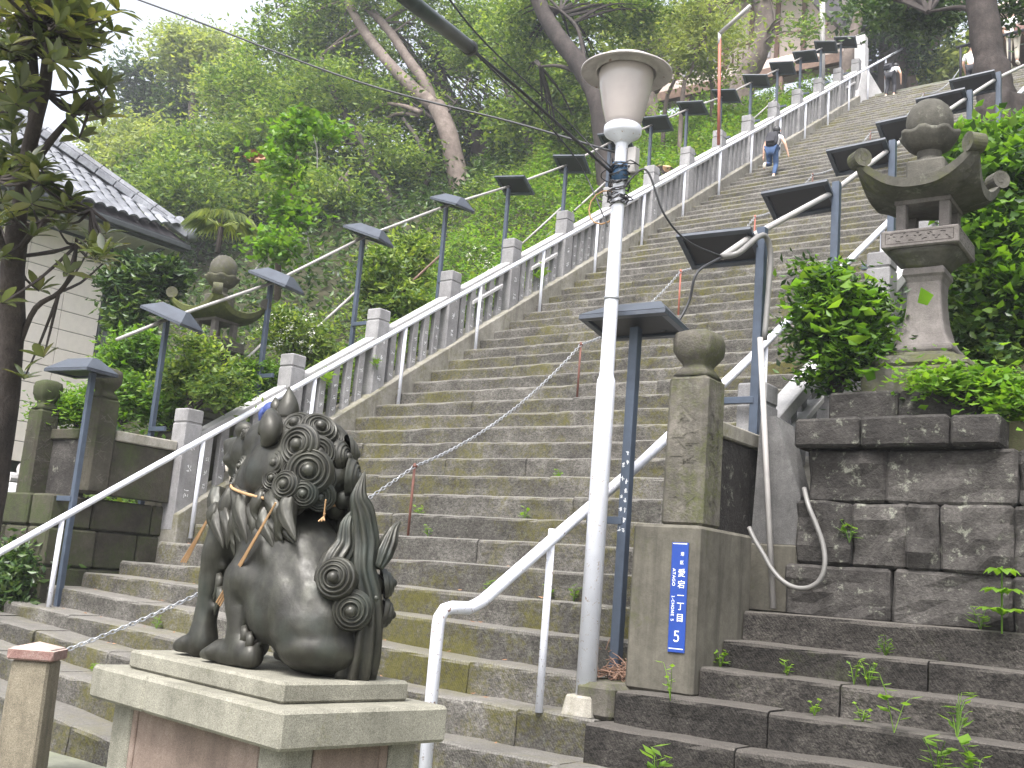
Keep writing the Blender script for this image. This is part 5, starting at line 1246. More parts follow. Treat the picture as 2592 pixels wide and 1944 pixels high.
# individual shrubs
def shrub(name, label, bs, n, size, mat, stem=None, cat='shrub', group=None, **kw):
    c = Vector(bs[0][:3]); zb = min(b_[2]-b_[5] for b_ in bs); base = Vector((c.x, c.y, zb)); e_ = empty(name, base, label=label, cat=cat, group=group)
    P, ow = clump_points(bs, n, kw.pop('clump', .25), kw.pop('per', 30), kw.pop('shell', .4)); link('foliage', leaves_mesh('foliage', P-np.array(base), size, mat, outward=ow, **kw), e_)
    mb = MB()
    for b_ in bs:
        for t in range(4):
            d = Vector(rng.normal(size=3)).normalized(); e2 = Vector(b_[:3])+Vector((d.x*b_[3], d.y*b_[4], abs(d.z)*b_[5]))*.7-base
            tube(mb, smooth_path([Vector((random.uniform(-.05, .05), 0, 0)), e2*.5+Vector((0, 0, .05)), e2], 2), [.014, .012, .01, .007, .004], 5)
    mb.build('stem', M_BARKD, e_)['kind'] = 'stuff'; return e_
shrub('shrub', 'dense dark shrub on the slope behind the second and third left masts', [blob(960, 690, 70, 70, X=-1.8), blob(1040, 660, 60, 80, X=-1.9), blob(1000, 760, 90, 60, X=-1.5)], 5200, .12, L_A)
shrub('shrub', 'shrub with yellow green tips just above the fence behind the statue', [blob(640, 950, 60, 50, X=-.95), blob(590, 1000, 50, 40, X=-.9), blob(700, 985, 50, 35, X=-.85)], 3400, .085, L_C)
shrub('shrub', 'leafy shrub growing on top of the outer left gatepost wall', [blob(200, 1040, 60, 40, X=-1.3), blob(150, 1035, 40, 35, X=-1.35), blob(230, 1010, 35, 35, X=-1.2)], 3200, .075, L_C)
shrub('shrub', 'shrub in the dark corner below the outer left gatepost', [blob(70, 1420, 60, 50, X=-.75), blob(40, 1500, 60, 60, X=-.7), blob(70, 1560, 35, 25, X=-.6)], 2600, .10, L_B, up_bias=.2)
shrub('shrub', 'bushy shrub climbing around the left stone lantern shaft', [blob(500, 900, 50, 50, Y=1.05), blob(470, 960, 60, 50, Y=1.0), blob(560, 980, 50, 60, Y=1.0)], 3600, .09, L_A)
shrub('shrub', 'bright shrub left of the left stone lantern', [blob(330, 900, 60, 60, X=-2.2), blob(370, 880, 40, 40, X=-2.2), blob(330, 1000, 60, 60, X=-1.8), blob(420, 1030, 60, 45, X=-1.4)], 6500, .10, L_C)
shrub('shrub', 'dark leafy shrub against the house wall corner', [blob(310, 700, 40, 70, X=-4.5), blob(330, 800, 40, 60, X=-4.3), blob(400, 700, 60, 50, X=-4.6)], 5000, .15, L_B)
shrub('shrub', 'flowering shrub with small white blossoms above the fence', [blob(760, 850, 60, 60, X=-1.2), blob(700, 830, 50, 50, X=-1.3), blob(820, 900, 45, 40, X=-1.0)], 4200, .085, L_A)
P, _ = clump_points([blob(760, 840, 65, 55, X=-.95), blob(700, 835, 45, 45, X=-1.0), blob(1215, 650, 40, 30, X=-1.0)], 320, .08, 6, .8); tag(link('white_blossoms', leaves_mesh('white_blossoms', P, .045, M_FLOWER)), 'scattered white blossoms over the greenery behind the fence', kind='stuff')
vb = atX(712, 740, -3.2)
vine = empty('vine_column', (vb[0], vb[1], hillL(vb[0], vb[1])), label='dead trunk wrapped in bright green climbing vines above the shrubs', cat='vine'); VL = Vector(vine.location)
mb = MB(); tube(mb, [Vector(atX(x, y, -3.2))-VL for x, y in ((702, 760), (705, 640), (722, 560), (740, 480), (752, 400), (765, 320))], [.06, .05, .05, .04, .03, .02], 8); mb.build('trunk', M_BARK, vine, smooth=True)
P, ow = clump_points([blob(770, 300, 40, 22, X=-3.2), blob(740, 350, 55, 40, X=-3.2), blob(725, 430, 40, 45, X=-3.1), blob(735, 530, 55, 50, X=-3.0), blob(830, 330, 50, 22, X=-3.2), blob(690, 400, 30, 25, X=-3.0), blob(700, 620, 70, 40, X=-2.8)], 1900, .3, 12, .2); link('foliage', leaves_mesh('foliage', P-np.array(VL), .14, L_C, outward=ow, droop=.4, width=.6), vine)
mb = MB(); 
for a, b_ in (((790, 330), (803, 425)), ((760, 560), (785, 640)), ((700, 600), (640, 690))):
    tube(mb, [Vector(atX(*a, -3.0))-VL, Vector(atX((a[0]+b_[0])/2+6, (a[1]+b_[1])/2, -3.0))-VL, Vector(atX(*b_, -3.0))-VL], .012, 5)
mb.build('hanging_stem', M_PVC, vine)
P, ow = clump_points([blob(645, 402, 14, 12, X=-5)], 30, .15, 10, .6); e_ = tag(link('dead_leaves', leaves_mesh('dead_leaves', P, .2, M_DRY, width=.7)), 'cluster of dead brown leaves hanging in front of the trees', 'dead leaves')
# palm on the slope
pc = atX(560, 575, -5.5); pm = empty('palm', (pc[0], pc[1], hillL(pc[0], pc[1])), label='small fan palm with drooping fronds above the left lantern', cat='palm'); PLo = Vector(pm.location)
mb = MB(); tube(mb, [tuple(Vector(pc)-PLo-Vector((0, 0, .5))), tuple(Vector(pc)-PLo)], .05, 8); mb.build('trunk', M_BARKD, pm)
for q in range(9):
    a = q*.7; mb = MB(); c0 = Vector(pc)-PLo; tipc = c0+Vector((math.cos(a)*.35, math.sin(a)*.35, .2)); 
    tube(mb, [c0, tipc], .012, 4)
    for t in range(11):
        b_ = a+(t-5)*.22; e2 = tipc+Vector((math.cos(b_)*.45, math.sin(b_)*.36, -.28)); s_ = Vector((-math.sin(b_), math.cos(b_), 0))*.03; mid = tipc.lerp(e2, .5)+Vector((0, 0, .12))
        mb.add([tipc, mid+s_, e2, mid-s_], [(0, 1, 2), (0, 2, 3)])
    mb.build('frond', L_F, pm)
# cut stump by the fence
st = atX(1680, 440, -.9); e_ = empty('cut_stump', st, label='sawn tree stump with pale cut faces behind the fence near the lamp', cat='stump')
mb = MB(); tube(mb, [(0, 0, -1.0), (0, 0, -.1), (.02, -.02, .12)], [.26, .24, .22], 14, wob=.08); mb.build('trunk', M_BARKD, e_)
mb = MB(); tube(mb, [(-.08, -.10, .05), (-.10, -.16, .145)], .085, 12); tube(mb, [(.12, -.12, .0), (.16, -.17, .10)], .09, 12); tube(mb, [(0, .05, .1), (0, .05, .13)], .2, 14); mb.build('cut_face', M_CUT, e_)

# right side greenery
shrub('ivy_bush', 'mass of bright ivy leaves on the slope right of the large stone lantern', [blob(2560, 470, 90, 70, Y=2.6), blob(2540, 620, 80, 90, Y=2.4), blob(2590, 750, 80, 100, Y=2.2), blob(2470, 560, 40, 60, Y=2.8), blob(2520, 400, 60, 50, Y=3.2)], 8000, .105, L_I, width=.62, clump=.3)
shrub('ivy_bush', 'bright trailing leaves on the terrace in the upper right below the big trunk', [blob(2460, 360, 40, 20, Y=4.5), blob(2580, 350, 40, 35, Y=4.5)], 3600, .12, L_C, width=.6)
shrub('ivy_bush', 'shaded dark leaves behind the shaft of the large stone lantern', [blob(2500, 850, 80, 90, Y=2.2), blob(2450, 760, 50, 60, Y=2.4), blob(2560, 950, 60, 60, Y=1.9), blob(2430, 900, 40, 60, Y=2.2)], 6500, .085, L_B, width=.6)
shrub('ivy_bush', 'creeper spreading over the right end of the masonry terrace', [blob(2500, 985, 90, 22, Y=.75), blob(2570, 1040, 50, 50, Y=.5), blob(2380, 965, 60, 12, Y=.6)], 2400, .075, L_C, width=.6, up_bias=.8)
shrub('mulberry_bush', 'large leaved bright bush in front of the right fence left of the stone lantern', [blob(2120, 760, 90, 70, Y=.95), blob(2060, 830, 60, 80, Y=.9), blob(2170, 860, 80, 80, Y=.9), blob(2080, 700, 45, 40, Y=1.0), blob(2210, 780, 40, 60, Y=1.0), blob(2090, 930, 70, 60, Y=.85)], 5200, .075, L_I, clump=.18)
P, ow = clump_points([blob(2150, 790, 110, 70, Y=.75), blob(2100, 700, 60, 40, Y=.8), blob(2200, 870, 60, 60, Y=.75)], 150, .3, 5, .6); tag(link('broad_leaves', leaves_mesh('broad_leaves', P, .15, L_C, width=.65, outward=ow, up_bias=.8)), 'broad bright leaves scattered over the bush left of the large lantern', kind='stuff')
# ------------------------------------------------------------------ foreground magnolia tree at the left
tr_pts = [atD(-90, 1700, 7.3), atD(-30, 1300, 7.0), atD(8, 1050, 6.9), atD(28, 850, 6.8), atD(32, 680, 6.7), atD(55, 470, 6.6), atD(85, 350, 6.5), atD(108, 260, 6.4)]
mg = empty('magnolia_tree', Vector(tr_pts[0])-Vector((0, 0, .0)), label='evergreen tree with large glossy leaves close to the camera at the left edge', cat='tree'); GL_ = Vector(mg.location)
def limb(px, rad, nm='limb'):
    mb = MB(); pp = smooth_path([Vector(p)-GL_ for p in px], 4); tube(mb, pp, [rad[0]+(rad[1]-rad[0])*t/(len(pp)-1) for t in range(len(pp))], 10, wob=.05); mb.build(nm, M_BARKD, mg, smooth=True)
limb(tr_pts[:5]+[atD(45, 560, 6.7)], (.09, .06), 'trunk')
limb([atD(45, 570, 6.7), atD(75, 370, 6.5), atD(110, 230, 6.4), atD(122, 120, 6.3), atD(118, 20, 6.3), atD(115, -60, 6.2)], (.045, .016))
limb([atD(88, 330, 6.5), atD(85, 200, 6.4), atD(82, 120, 6.4), atD(60, 20, 6.3)], (.035, .012))
limb([atD(45, 880, 6.8), atD(90, 780, 6.7), atD(150, 740, 6.6), atD(185, 680, 6.5), atD(195, 600, 6.4)], (.018, .009))
limb([atD(35, 650, 6.7), atD(110, 560, 6.5), atD(200, 520, 6.4), atD(270, 560, 6.3)], (.02, .007))
limb([atD(30, 700, 6.7), atD(-10, 560, 6.5), atD(-20, 420, 6.4)], (.022, .01))
limb([atD(60, 450, 6.5), atD(150, 330, 6.4), atD(230, 250, 6.3)], (.025, .01))
whorl = []
rr = random.Random(21)
def region(n, x0, x1, y0, y1, f=lambda x, y: True):
    c = 0
    while c < n:
        x, y = rr.uniform(x0, x1), rr.uniform(y0, y1)
        if f(x, y): whorl.append((x, y, rr.uniform(5.9, 7.2))); c += 1
region(96, -40, 215, -60, 165); region(12, 180, 235, 0, 130); region(12, -40, 70, 190, 330)
region(10, 190, 270, 190, 300); region(30, -30, 120, 330, 600); region(14, 60, 240, 430, 590, lambda x, y: y > 400+.2*x); region(9, 200, 320, 570, 680); region(2, 90, 200, 640, 740); region(3, -20, 40, 640, 800)
for q_ in ((262, 50, 6.2), (240, 90, 6.3), (285, 80, 6.3), (255, 120, 6.2), (300, 30, 6.5), (270, 220, 6.3), (180, 290, 6.3), (200, 350, 6.3), (60, 960, 6.7), (110, 905, 6.5)): whorl.append(q_)
C_, Dn = [], []
LV, LF_ = [], []
for (x, y, D) in whorl:
    c = Vector(atD(x, y, D)); ax = Vector((rr.gauss(0, .35), rr.gauss(0, .35), 1)).normalized()
    nl = rr.randint(6, 9); x_, y_ = frame(ax)
    for i in range(nl):
        a = 2*math.pi*i/nl+rr.uniform(-.25, .25); el = rr.uniform(.1, .9); d = (x_*math.cos(a)+y_*math.sin(a))*math.cos(el)+ax*math.sin(el); s_ = ax.cross(d).normalized(); nn = d.cross(s_).normalized()
        L = rr.uniform(.09, .15); W = L*.17; o_ = len(LV); cv = rr.uniform(.0, .02)
        for (t, w_) in ((.05, .15), (.3, .8), (.6, 1.), (.85, .6), (1., .02)):
            p = c+d*L*t-nn*cv*t*t*2
            for k_s in (-1, 0, 1): LV.append(tuple(p+s_*W*w_*k_s+nn*(.35*W*w_*abs(k_s))))
        for t in range(4):
            for k_s in range(2): b0 = o_+t*3+k_s; LF_.append((b0, b0+1, b0+4, b0+3))
        if i == 0: C_.append(c)
me = bpy.data.meshes.new('leaf_whorls'); me.from_pydata([tuple(Vector(v)-GL_) for v in LV], [], LF_); me.shade_smooth(); me.materials.append(L_M); tag(link('crown', me, mg), kind='stuff')
mb = MB()
jo = [Vector(atD(*q_)) for q_ in ((118, 60, 6.3), (110, 230, 6.4), (82, 120, 6.4), (60, 450, 6.5), (195, 620, 6.4), (230, 530, 6.3), (230, 260, 6.3), (110, 560, 6.5), (-15, 450, 6.4), (35, 650, 6.7), (150, 740, 6.6))]
for c in C_:
    j = min(jo, key=lambda q_: (q_-c).length); tube(mb, [p-GL_ for p in smooth_path([j, j.lerp(c, .5)+Vector((0, 0, -.03)), c], 2)], [.010, .009, .008, .006, .005], 5)
mb.build('twig', M_BARKD, mg)

# ------------------------------------------------------------------ weeds on the steps
def weed(loc, label, kind=0, s=1., mat=L_C):
    e_ = empty('weed', loc, label=label, cat='weed', group='weeds sprouting from the step joints'); mb = MB(); sm_ = MB(); rr = random.Random(int(loc[0]*1000) % 9973)
    ns = {0: 3, 1: 5, 2: 7}[kind]
    for i in range(ns):
        a = rr.uniform(0, 6.28); h = rr.uniform(.07, .16)*s*(1.3 if kind == 0 else .8); ln = Vector((math.cos(a)*.05*s, math.sin(a)*.05*s-.01, h)); tube(sm_, [(0, 0, -.01), tuple(ln*.6+Vector((0, 0, .02*s))), tuple(ln)], [.003, .0025, .0015], 4)
        nl = 4 if kind == 0 else 3
        for j in range(nl):
            c = ln*(.35+.65*j/(nl-1)); b_ = a+j*2.1+rr.uniform(-.4, .4); L = rr.uniform(.03, .06)*s*(1.3 if kind == 1 else 1); d = Vector((math.cos(b_), math.sin(b_), rr.uniform(-.1, .6))).normalized(); s_ = Vector((0, 0, 1)).cross(d).normalized()*L*(.32 if kind != 2 else .14); up_ = Vector((0, 0, .004))
            mb.add([c, c+d*L*.45+s_, c+d*L, c+d*L*.45-s_, c+d*L*.5-up_], [(0, 4, 1), (1, 4, 2), (2, 4, 3), (3, 4, 0)])
    mb.build('leaf', mat, e_); sm_.build('stem', mat, e_)
wl = [((1695, 1735), -1.13, -.525, 'small weed with upright leaves on the lower right step in front of the plinth', 0, 1.1), ((1660, 1935), -1.70, -.95, 'broad leaved weed cluster at the bottom of the picture below the plinth', 1, 1.7), ((1780, 1945), -1.6, -.95, 'small clover like weed at the bottom edge right of the broad one', 1, .8),
      ((1990, 1660), -.52, -.335, 'weed beside the left end of the third dark step', 1, .8), ((2110, 1850), 0, 0, '', 0, 1), ((1820, 1680), -.50, -.335, 'low weeds hugging the plinth corner', 1, .9), ((2195, 1715), -.5, -.335, 'fern like weed in the middle of the third dark step', 2, 1.2), ((2160, 1690), -.52, -.335, 'tall thin weed left of the fern like one', 0, .8),
      ((2060, 1785), -.85, -.525, 'tiny two leaf weed under the third dark step', 1, .7), ((2180, 1800), -.85, -.525, 'weed in the joint below the stone corner', 1, .9), ((2240, 1640), -.2, -.155, 'spreading weed on the second dark step from the top', 2, 1.), ((2260, 1890), -1.1, -.525, 'tall leafy weed standing before the second lowest dark step', 0, 1.9),
      ((2420, 1840), -.95, -.525, 'ferny tuft of weeds near the right edge', 2, 1.9), ((2370, 1940), -1.3, -.7, 'large leafed weed clump at the bottom right', 1, 1.5), ((2470, 1940), -1.3, -.7, 'single broad leaved weed at the lower right edge', 1, 1.5), ((2480, 1580), -.0, .055, 'creeping weed at the foot of the masonry wall', 1, 1.2),
      ((1030, 1300), 5*T*.0+.0, 0, '', 0, 1)]
for (px, Y, z, lb, kd, s_) in wl:
    if not lb: continue
    P = atY(px[0], px[1], Y); weed((P[0], Y+.02, z), lb, kd, s_)
pk = weed
P = atY(2540, 1640, -.1); 
e_ = empty('broad_leaf_plant', (P[0], -.14, .055), label='leafy plant with big pale green leaves at the right edge on the top dark step', cat='plant')
mb = MB(); rr = random.Random(4)
for lv in range(3):
    for i in range(6):
        a = i*1.047+lv*.5; c = Vector((0, 0, .10+.13*lv)); d = Vector((math.cos(a), math.sin(a), .75)).normalized(); L = .20-.03*lv; s_ = Vector((0, 0, 1)).cross(d).normalized()*L*.30
        rows_ = []
        for (t, w_) in ((0, .06), (.25, .75), (.5, 1), (.75, .75), (1, .02)):
            p = c+d*L*t-Vector((0, 0, .10*t*t)); rows_ += [p-s_*w_+Vector((0, 0, .012*w_)), p, p+s_*w_+Vector((0, 0, .012*w_))]
        mb = MB(); mb.add(rows_, [(r*3+k, r*3+k+1, r*3+k+4, r*3+k+3) for r in range(4) for k in range(2)]); mb.build('leaf', L_C, e_, smooth=True)
mb = MB(); tube(mb, [(0, 0, -.01), (0, 0, .4)], .006, 5); mb.build('stem', L_C, e_)
stairweeds = [(1015, 1300, 'weed on the main stairs right of the tail of the lion'), (1045, 1350, 'flat weed one step below the tail flame'), (1290, 1305, 'small weed in the middle of the main stairs'), (1190, 1495, 'weed on the main stairs left of the white handrail'), (1410, 1515, 'weed between the handrail and the lamp post'), (1340, 1510, 'small weed right beside the handrail post'), (1380, 1205, 'tuft on the main stairs above the handrail'), (310, 1640, 'green sprig between the chain and the pedestal'), (148, 1790, 'sprig on the lower left steps beside the bollard')]
for (x, y, lb) in stairweeds:
    P = slope(x, y, -.02); nn_ = math.floor((P[1]+.05)/T); weed((P[0], nn_*T+T*.82, nn_*RI+zoff(nn_, P[0])), lb, 1, .95)
for (x, y, X, lb, s_) in ((835, 980, -.14, 'leafy weed growing out of the curb below the third fence post', 2.2), (1375, 720, -.14, 'bushy weed on the curb beside a white rail post', 3.0), (955, 935, -.14, 'pale green weed tuft on the curb', 1.6), (2150, 1370, 7.9, 'fern sprouting from the masonry wall joint', 1.3)):
    P = atX(x, y, X) if X < 1 else atY(x, y, .13); weed(tuple(P), lb, 1, s_)
# heap of twigs behind the lamp post
e_ = empty('twig_heap', (6.62, -.62, -.50), label='heap of dead twigs and litter between the lamp post and the plinth', cat='debris'); rr = random.Random(2); mb = MB()
for i in range(90):
    a = rr.uniform(0, 3.14); c = Vector((rr.gauss(0, .06), rr.gauss(0, .07), abs(rr.gauss(.03, .07)))); d = Vector((math.cos(a), math.sin(a), rr.uniform(-.5, .9))).normalized()*rr.uniform(.04, .1); tube(mb, [c-d, c+d*.2+Vector((0, 0, .01)), c+d], .0035, 4)
tag(mb.build('twigs', M_STRAW, e_), kind='stuff')

# fallen leaves
P = []
for i in range(260):
    x = rng.uniform(0, 6.6); n_ = int(rng.integers(-4, 20)); y = n_*T+rng.uniform(.22, .34); P.append((x, y, n_*RI+zoff(n_, x)+.012))
tag(link('fallen_leaves', leaves_mesh('fallen_leaves', np.array(P), .045, M_DRY, up_bias=3, width=.6)), 'scattered dry fallen leaves on the steps', kind='stuff')

# ------------------------------------------------------------------ people
def skinned(name, chains, mat, parent, sub=2, root=0):
    bm = bmesh.new(); lay = bm.verts.layers.skin.verify(); idx = {}
    for ch in chains:
        prev = None
        for (p, r) in ch:
            key = tuple(round(c, 4) for c in p)
            if key not in idx: v = bm.verts.new(p); v[lay].radius = (r, r) if not isinstance(r, tuple) else r; idx[key] = v
            v = idx[key]
            if prev is not None and prev is not v and not bm.edges.get((prev, v)): bm.edges.new((prev, v))
            prev = v
    me = bpy.data.meshes.new('tmp'); 
    bm.verts.ensure_lookup_table(); bm.verts[root][lay].use_root = True; bm.to_mesh(me); bm.free(); o = bpy.data.objects.new('tmp', me); COL.objects.link(o)
    s = o.modifiers.new('s', 'SKIN'); s.use_smooth_shade = True; s.branch_smoothing = .4; b_ = o.modifiers.new('b', 'SUBSURF'); b_.levels = sub
    m2 = evaluated(o, name); bpy.data.objects.remove(o); m2.materials.clear(); m2.materials.append(mat); m2.shade_smooth(); return link(name, m2, parent)
def person(loc, rz, H, label, pose, top, legs, hair='hair', hat=None, shoes=M_SOLE, bag=None, sleeves=True, short_legs=False, scale_w=1.):
    g = empty('person', loc, rz, label, 'person'); k = H/1.65; V_ = lambda *p: tuple(c*k for c in p)
    J = pose; hip, chest, neck, head = J['hip'], J['chest'], J['neck'], J['head']
    L = lambda a, b_, t: tuple(a[i]+(b_[i]-a[i])*t for i in range(3))
    sh = {s: (chest[0]+s*.17, chest[1], chest[2]+.02) for s in (1, -1)}; hp = {s: (hip[0]+s*.085, hip[1], hip[2]-.03) for s in (1, -1)}
    ch = [[(V_(*hip), .12*k), (V_(*L(hip, chest, .5)), .115*k), (V_(*chest), .12*k), (V_(*neck), .05*k), (V_(*L(neck, head, .45)), .055*k), (V_(*head), .088*k), (V_(head[0], head[1]+.012, head[2]+.08), .06*k)]]
    fw_ = Vector(J.get('face', (0, 1, 0))).normalized()
    ch.append([(V_(*head), .088*k), (V_(*(Vector(head)+fw_*.085+Vector((0, 0, -.01)))), .014*k), (V_(*(Vector(head)+fw_*.105+Vector((0, 0, -.025)))), .010*k)])
    for s in (1, -1):
        el, wr = J['elbow'][s], J['wrist'][s]; ch.append([(V_(*chest), .12*k), (V_(*sh[s]), .058*k), (V_(*el), .04*k), (V_(*wr), .027*k)])
        d = (Vector(wr)-Vector(el)).normalized(); pm_ = Vector(wr)+d*.045; ch.append([(V_(*wr), .027*k), (V_(*pm_), (.036*k, .02*k))])
        sd2 = Vector((0, 1, 0)) if abs(d.y) < .8 else Vector((1, 0, 0))
        for f in range(4):
            o_ = sd2*((f-1.5)*.018); b0 = pm_+o_+d*.03; ch.append([(V_(*pm_), (.036*k, .02*k)), (V_(*b0), .010*k), (V_(*(b0+d*(.025-.004*abs(f-1.3)))), .009*k), (V_(*(b0+d*(.045-.008*abs(f-1.3))+Vector((0, .008, 0)))), .007*k)])
        th_ = Vector(wr)+d*.02+sd2*.03; ch.append([(V_(*wr), .027*k), (V_(*th_), .011*k), (V_(*(th_+d*.03+sd2*.006)), .009*k)])
        kn, an, toe = J['knee'][s], J['ankle'][s], J['toe'][s]
        ch.append([(V_(*hip), .12*k), (V_(*hp[s]), .088*k), (V_(*kn), .055*k), (V_(*L(kn, an, .35)), .05*k), (V_(*an), .035*k), (V_(*L(an, toe, .5)), .036*k), (V_(*toe), .028*k)])
    skinned('body', ch, M_SKIN, g)
    ex = 1.16
    c2 = [[(V_(*L(hip, chest, .0)), .135*k), (V_(*L(hip, chest, .5)), .135*k), (V_(*chest), .14*k), (V_(*L(chest, neck, .6)), .075*k)]]
    for s in (1, -1): c2.append([(V_(*chest), .14*k), (V_(*sh[s]), .075*k), (V_(*L(sh[s], J['elbow'][s], .8 if sleeves else .5)), .06*k)])
    skinned('shirt', c2, top, g)
    c3 = []
    for s in (1, -1):
        kn, an = J['knee'][s], J['ankle'][s]; q = [(V_(*hip), .138*k), (V_(*hp[s]), .102*k), (V_(*L(hp[s], kn, .5)), .085*k), (V_(*kn), .068*k)]
        if not short_legs: q += [(V_(*L(kn, an, .4)), .062*k), (V_(*L(kn, an, .92)), .05*k)]
        c3.append(q)
    skinned('trousers', c3, legs, g)
    for s in (1, -1):
        an, toe = Vector(J['ankle'][s]), Vector(J['toe'][s]); hl = an+(an-toe).normalized()*.05-Vector((0, 0, .03)); skinned('shoe', [[(V_(*hl), .038*k), (V_(*an.lerp(toe, .45)), .046*k), (V_(*toe), .036*k)]], shoes, g, 1)
    mb = MB(); hc = Vector(V_(head[0], head[1], head[2]+.03)); back = -fw_
    ellipsoid(mb, hc+back*.022*k, (.102*k, .105*k, .11*k), 18, 12)
    if hat is None: mb.build('hair', M_HAIR, g, smooth=True)
    else:
        mb.build('headscarf', hat, g, smooth=True); mb = MB(); tube(mb, [hc+back*.11*k, hc+back*.14*k-Vector((0, 0, .08))*k, hc+back*.13*k-Vector((.02, 0, .20))*k], [.03*k, .035*k, .012*k], 8); mb.build('scarf_tail', hat, g, smooth=True)
    for s in (1, -1):
        sv = Vector((0, 0, 1)).cross(fw_).normalized()*s; mb = MB(); ellipsoid(mb, Vector(V_(*head))+sv*.092*k, (.016*k, .022*k, .032*k), 8, 6); mb.build('ear', M_SKIN, g, smooth=True)
        mb = MB(); ellipsoid(mb, Vector(V_(*head))+fw_*.078*k+sv*.032*k+Vector((0, 0, .012*k)), (.012*k, .008*k, .007*k), 8, 6); mb.build('eye', M_HAIR, g)
    mb = MB(); ellipsoid(mb, Vector(V_(*head))+fw_*.082*k-Vector((0, 0, .048*k)), (.025*k, .01*k, .007*k), 8, 6); mb.build('mouth', M_BCAP, g)
    return g, k
def backpack(g, k, c, s=1., tilt=.0, label='black backpack worn by the climber in jeans'):
    b_ = empty('backpack', g.matrix_world @ Vector((0, 0, 0)), g.rotation_euler.z, label, 'backpack'); b_.location = g.location
    mb = MB(); m2 = MB(); cbox(m2, (-.16*s, -.1*s, -.22*s), (.16*s, .08*s, .22*s), .06*s, Matrix.Translation(c) @ Matrix.Rotation(tilt, 4, 'X')); mb.add(m2.v, m2.f); o = mb.build('pack', M_DARKC, b_); sb2 = o.modifiers.new('s', 'SUBSURF'); sb2.levels = sb2.render_levels = 2
    mb = MB(); cbox(mb, (-.11*s, -.135*s, -.17*s), (.11*s, -.10*s, .02*s), .012*s, Matrix.Translation(c) @ Matrix.Rotation(tilt, 4, 'X')); mb.build('pocket', M_DARKC, b_)
    mb = MB()
    for s_ in (1, -1): tube(mb, smooth_path([Vector(c)+Vector((s_*.1, .05, .2))*s, Vector(c)+Vector((s_*.13, .17, .23))*s, Vector(c)+Vector((s_*.14, .24, .05))*s, Vector(c)+Vector((s_*.12, .1, -.16))*s], 3), .018, 6)
    mb.build('strap', M_DARKC, b_)
    return b_
# climber in jeans
stp = lambda n_: (n_*T, n_*RI)
n1 = 40; X1 = .80
poseA = dict(hip=(0, 0, .80), chest=(.01, .16, 1.17), neck=(.01, .23, 1.31), head=(.02, .30, 1.42), face=(.1, 1, -.35), elbow={1: (.30, .10, .98), -1: (-.24, .10, .95)}, wrist={1: (.36, .16, .74), -1: (-.25, .12, .70)},
             knee={1: (.09, .10, .42), -1: (-.09, .15, .47)}, ankle={1: (.08, -.06, .07), -1: (-.11, -.22, .36)}, toe={1: (.09, .10, .03), -1: (-.12, -.20, .22)})
y_, z_ = stp(n1); g, k = person((X1, y_+.20, z_), R_(6), 1.50, 'person in white shirt and blue jeans climbing the stairs beside the left rail', poseA, M_SHIRT, M_JEANS, sleeves=False)
backpack(g, k, (0.0, -.02, .98), .95, R_(-18))
# person near the top, bent forward
poseB = dict(hip=(0, 0, .80), chest=(.0, .26, 1.08), neck=(0, .36, 1.18), head=(.04, .46, 1.25), face=(.1, 1, -.6), elbow={1: (.26, .24, .90), -1: (-.22, .2, .85)}, wrist={1: (.24, .34, .68), -1: (-.2, .3, .66)},
             knee={1: (.12, .08, .44), -1: (-.10, .06, .43)}, ankle={1: (.13, -.02, .07), -1: (-.12, -.04, .07)}, toe={1: (.15, .13, .03), -1: (-.14, .11, .03)})
n2 = 64; y_, z_ = stp(n2); g2, k2 = person((.70, y_+.18, z_), R_(0), 1.55, 'person in black trousers and white top bending forward near the head of the stairs', poseB, M_SHIRT, M_DARKC, sleeves=False, shoes=M_BEIGE)
sbg = backpack(g2, k2, (-.08, .0, 1.02), .8, R_(-40), 'dark shoulder bag on the back of the person near the head of the stairs')
# person behind the lion
poseC = dict(hip=(0, 0, .82), chest=(.02, .20, 1.16), neck=(.02, .27, 1.30), head=(.03, .34, 1.42), face=(.5, 1, -.25), elbow={1: (.26, .22, .93), -1: (-.24, .2, .93)}, wrist={1: (.26, .36, .80), -1: (-.26, .36, .82)},
             knee={1: (.10, .18, .48), -1: (-.09, .02, .43)}, ankle={1: (.10, .05, .17), -1: (-.09, -.14, .08)}, toe={1: (.11, .20, .14), -1: (-.09, .0, .03)})
n3 = 2; y_, z_ = stp(n3); person((.50, y_+.16, z_), R_(-8), 1.60, 'person in navy headscarf and white clothes climbing beside the rail behind the bronze lion', poseC, M_SHIRT, M_BEIGE, hat=M_BAND)
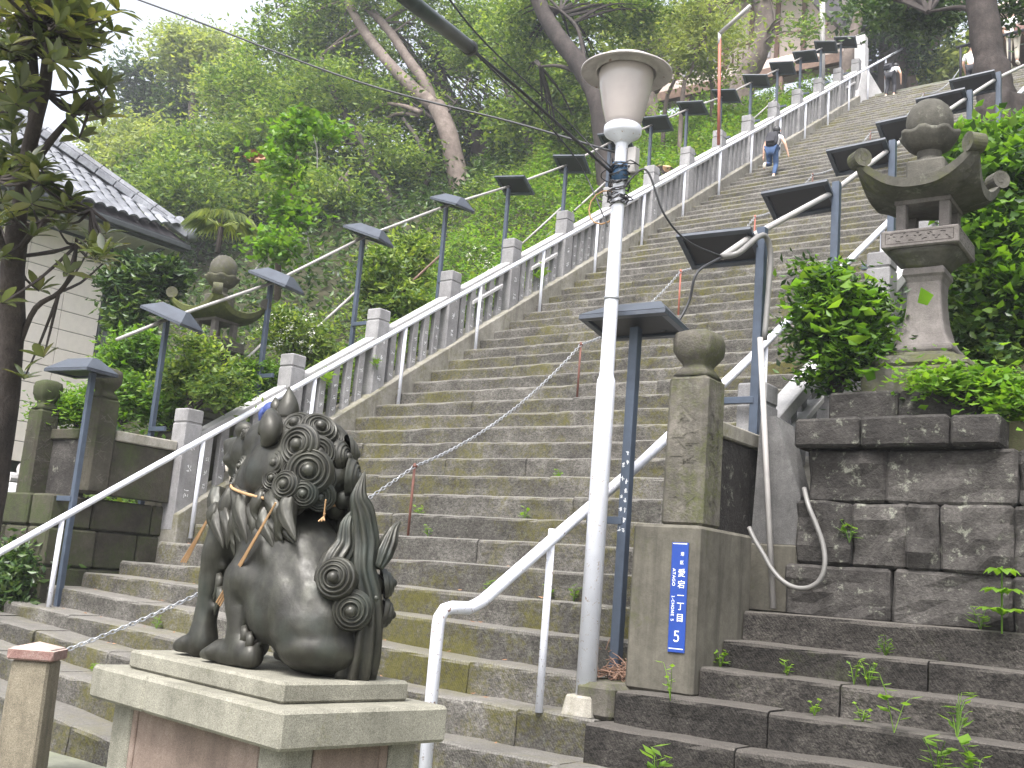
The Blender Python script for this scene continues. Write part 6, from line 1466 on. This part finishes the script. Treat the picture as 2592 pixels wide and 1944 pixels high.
# two people at the upper right
poseD = dict(hip=(0, 0, .84), chest=(0, .02, 1.22), neck=(0, .03, 1.37), head=(0, .05, 1.50), face=(-.4, -1, -.2), elbow={1: (.24, .0, 1.0), -1: (-.24, .0, 1.0)}, wrist={1: (.22, -.16, .82), -1: (-.22, -.14, .82)},
             knee={1: (.09, .02, .45), -1: (-.09, .0, .45)}, ankle={1: (.09, .0, .08), -1: (-.09, .0, .08)}, toe={1: (.10, -.14, .03), -1: (-.10, -.14, .03)})
q = atX(2460, 175, 3.6); nq = math.floor(q[1]/T); person((3.6, nq*T+.2, nq*RI), R_(180), 1.55, 'person in dark shorts with bare legs descending beside the big trunk at the upper right', poseD, M_SHIRT, M_DARKC, short_legs=True, shoes=M_BEIGE)
q = atY(2565, 165, 18.5); person((q[0], 18.5, q[2]), R_(170), 1.6, 'person in white shirt behind the railing at the upper right corner', poseD, M_SHIRT, M_BEIGE)
b_ = empty('handbag', (q[0]+.2, 18.3, q[2]+.8), label='dark red bag held at the waist by the person in the upper right corner', cat='bag'); mb = MB(); cbox(mb, (-.14, -.06, -.14), (.14, .06, .12), .03); mb.build('pouch', M_BCAP, b_); mb = MB(); tube(mb, smooth_path([(-.1, 0, .11), (0, 0, .24), (.1, 0, .11)], 4), .01, 6); mb.build('handle', M_DARKC, b_)
b_ = empty('hill_railing', (q[0]-1.2, 18.1, q[2]), label='dark metal railing in front of the person at the upper right corner', cat='railing')
mb = MB(); tube(mb, [(0, 0, .55), (3.5, 0, .75)], .04, 8); mb.build('rail', M_DARKC, b_, smooth=True)
for i in range(4): mb = MB(); tube(mb, [(i*1.1+.1, 0, -.4), (i*1.1+.1, 0, .57+i*.05)], .03, 8); mb.build('post', M_DARKC, b_, smooth=True)

# ------------------------------------------------------------------ pale humid air over the slope
hz = MB(); x0, x1, y0, y1, z0, z1 = -280, 280, -280, 280, -2.6, 34
hz.add([(x0, y0, z0), (x1, y0, z0), (x1, y1, z0), (x0, y1, z0), (x0, y0, z1), (x1, y0, z1), (x1, y1, z1), (x0, y1, z1)], [(0, 3, 2, 1), (4, 5, 6, 7), (0, 1, 5, 4), (1, 2, 6, 5), (2, 3, 7, 6), (3, 0, 4, 7)])
m = bpy.data.materials.new('haze'); m.use_nodes = True; n = m.node_tree; n.nodes.clear(); out = n.nodes.new('ShaderNodeOutputMaterial'); pv = n.nodes.new('ShaderNodeVolumePrincipled')
pv.inputs['Color'].default_value = (.9, .93, 1, 1); pv.inputs['Density'].default_value = .0015; pv.inputs['Anisotropy'].default_value = .3; n.links.new(pv.outputs[0], out.inputs['Volume'])
o = hz.build('haze', m); tag(o, kind='stuff', label='thin pale haze in the air')
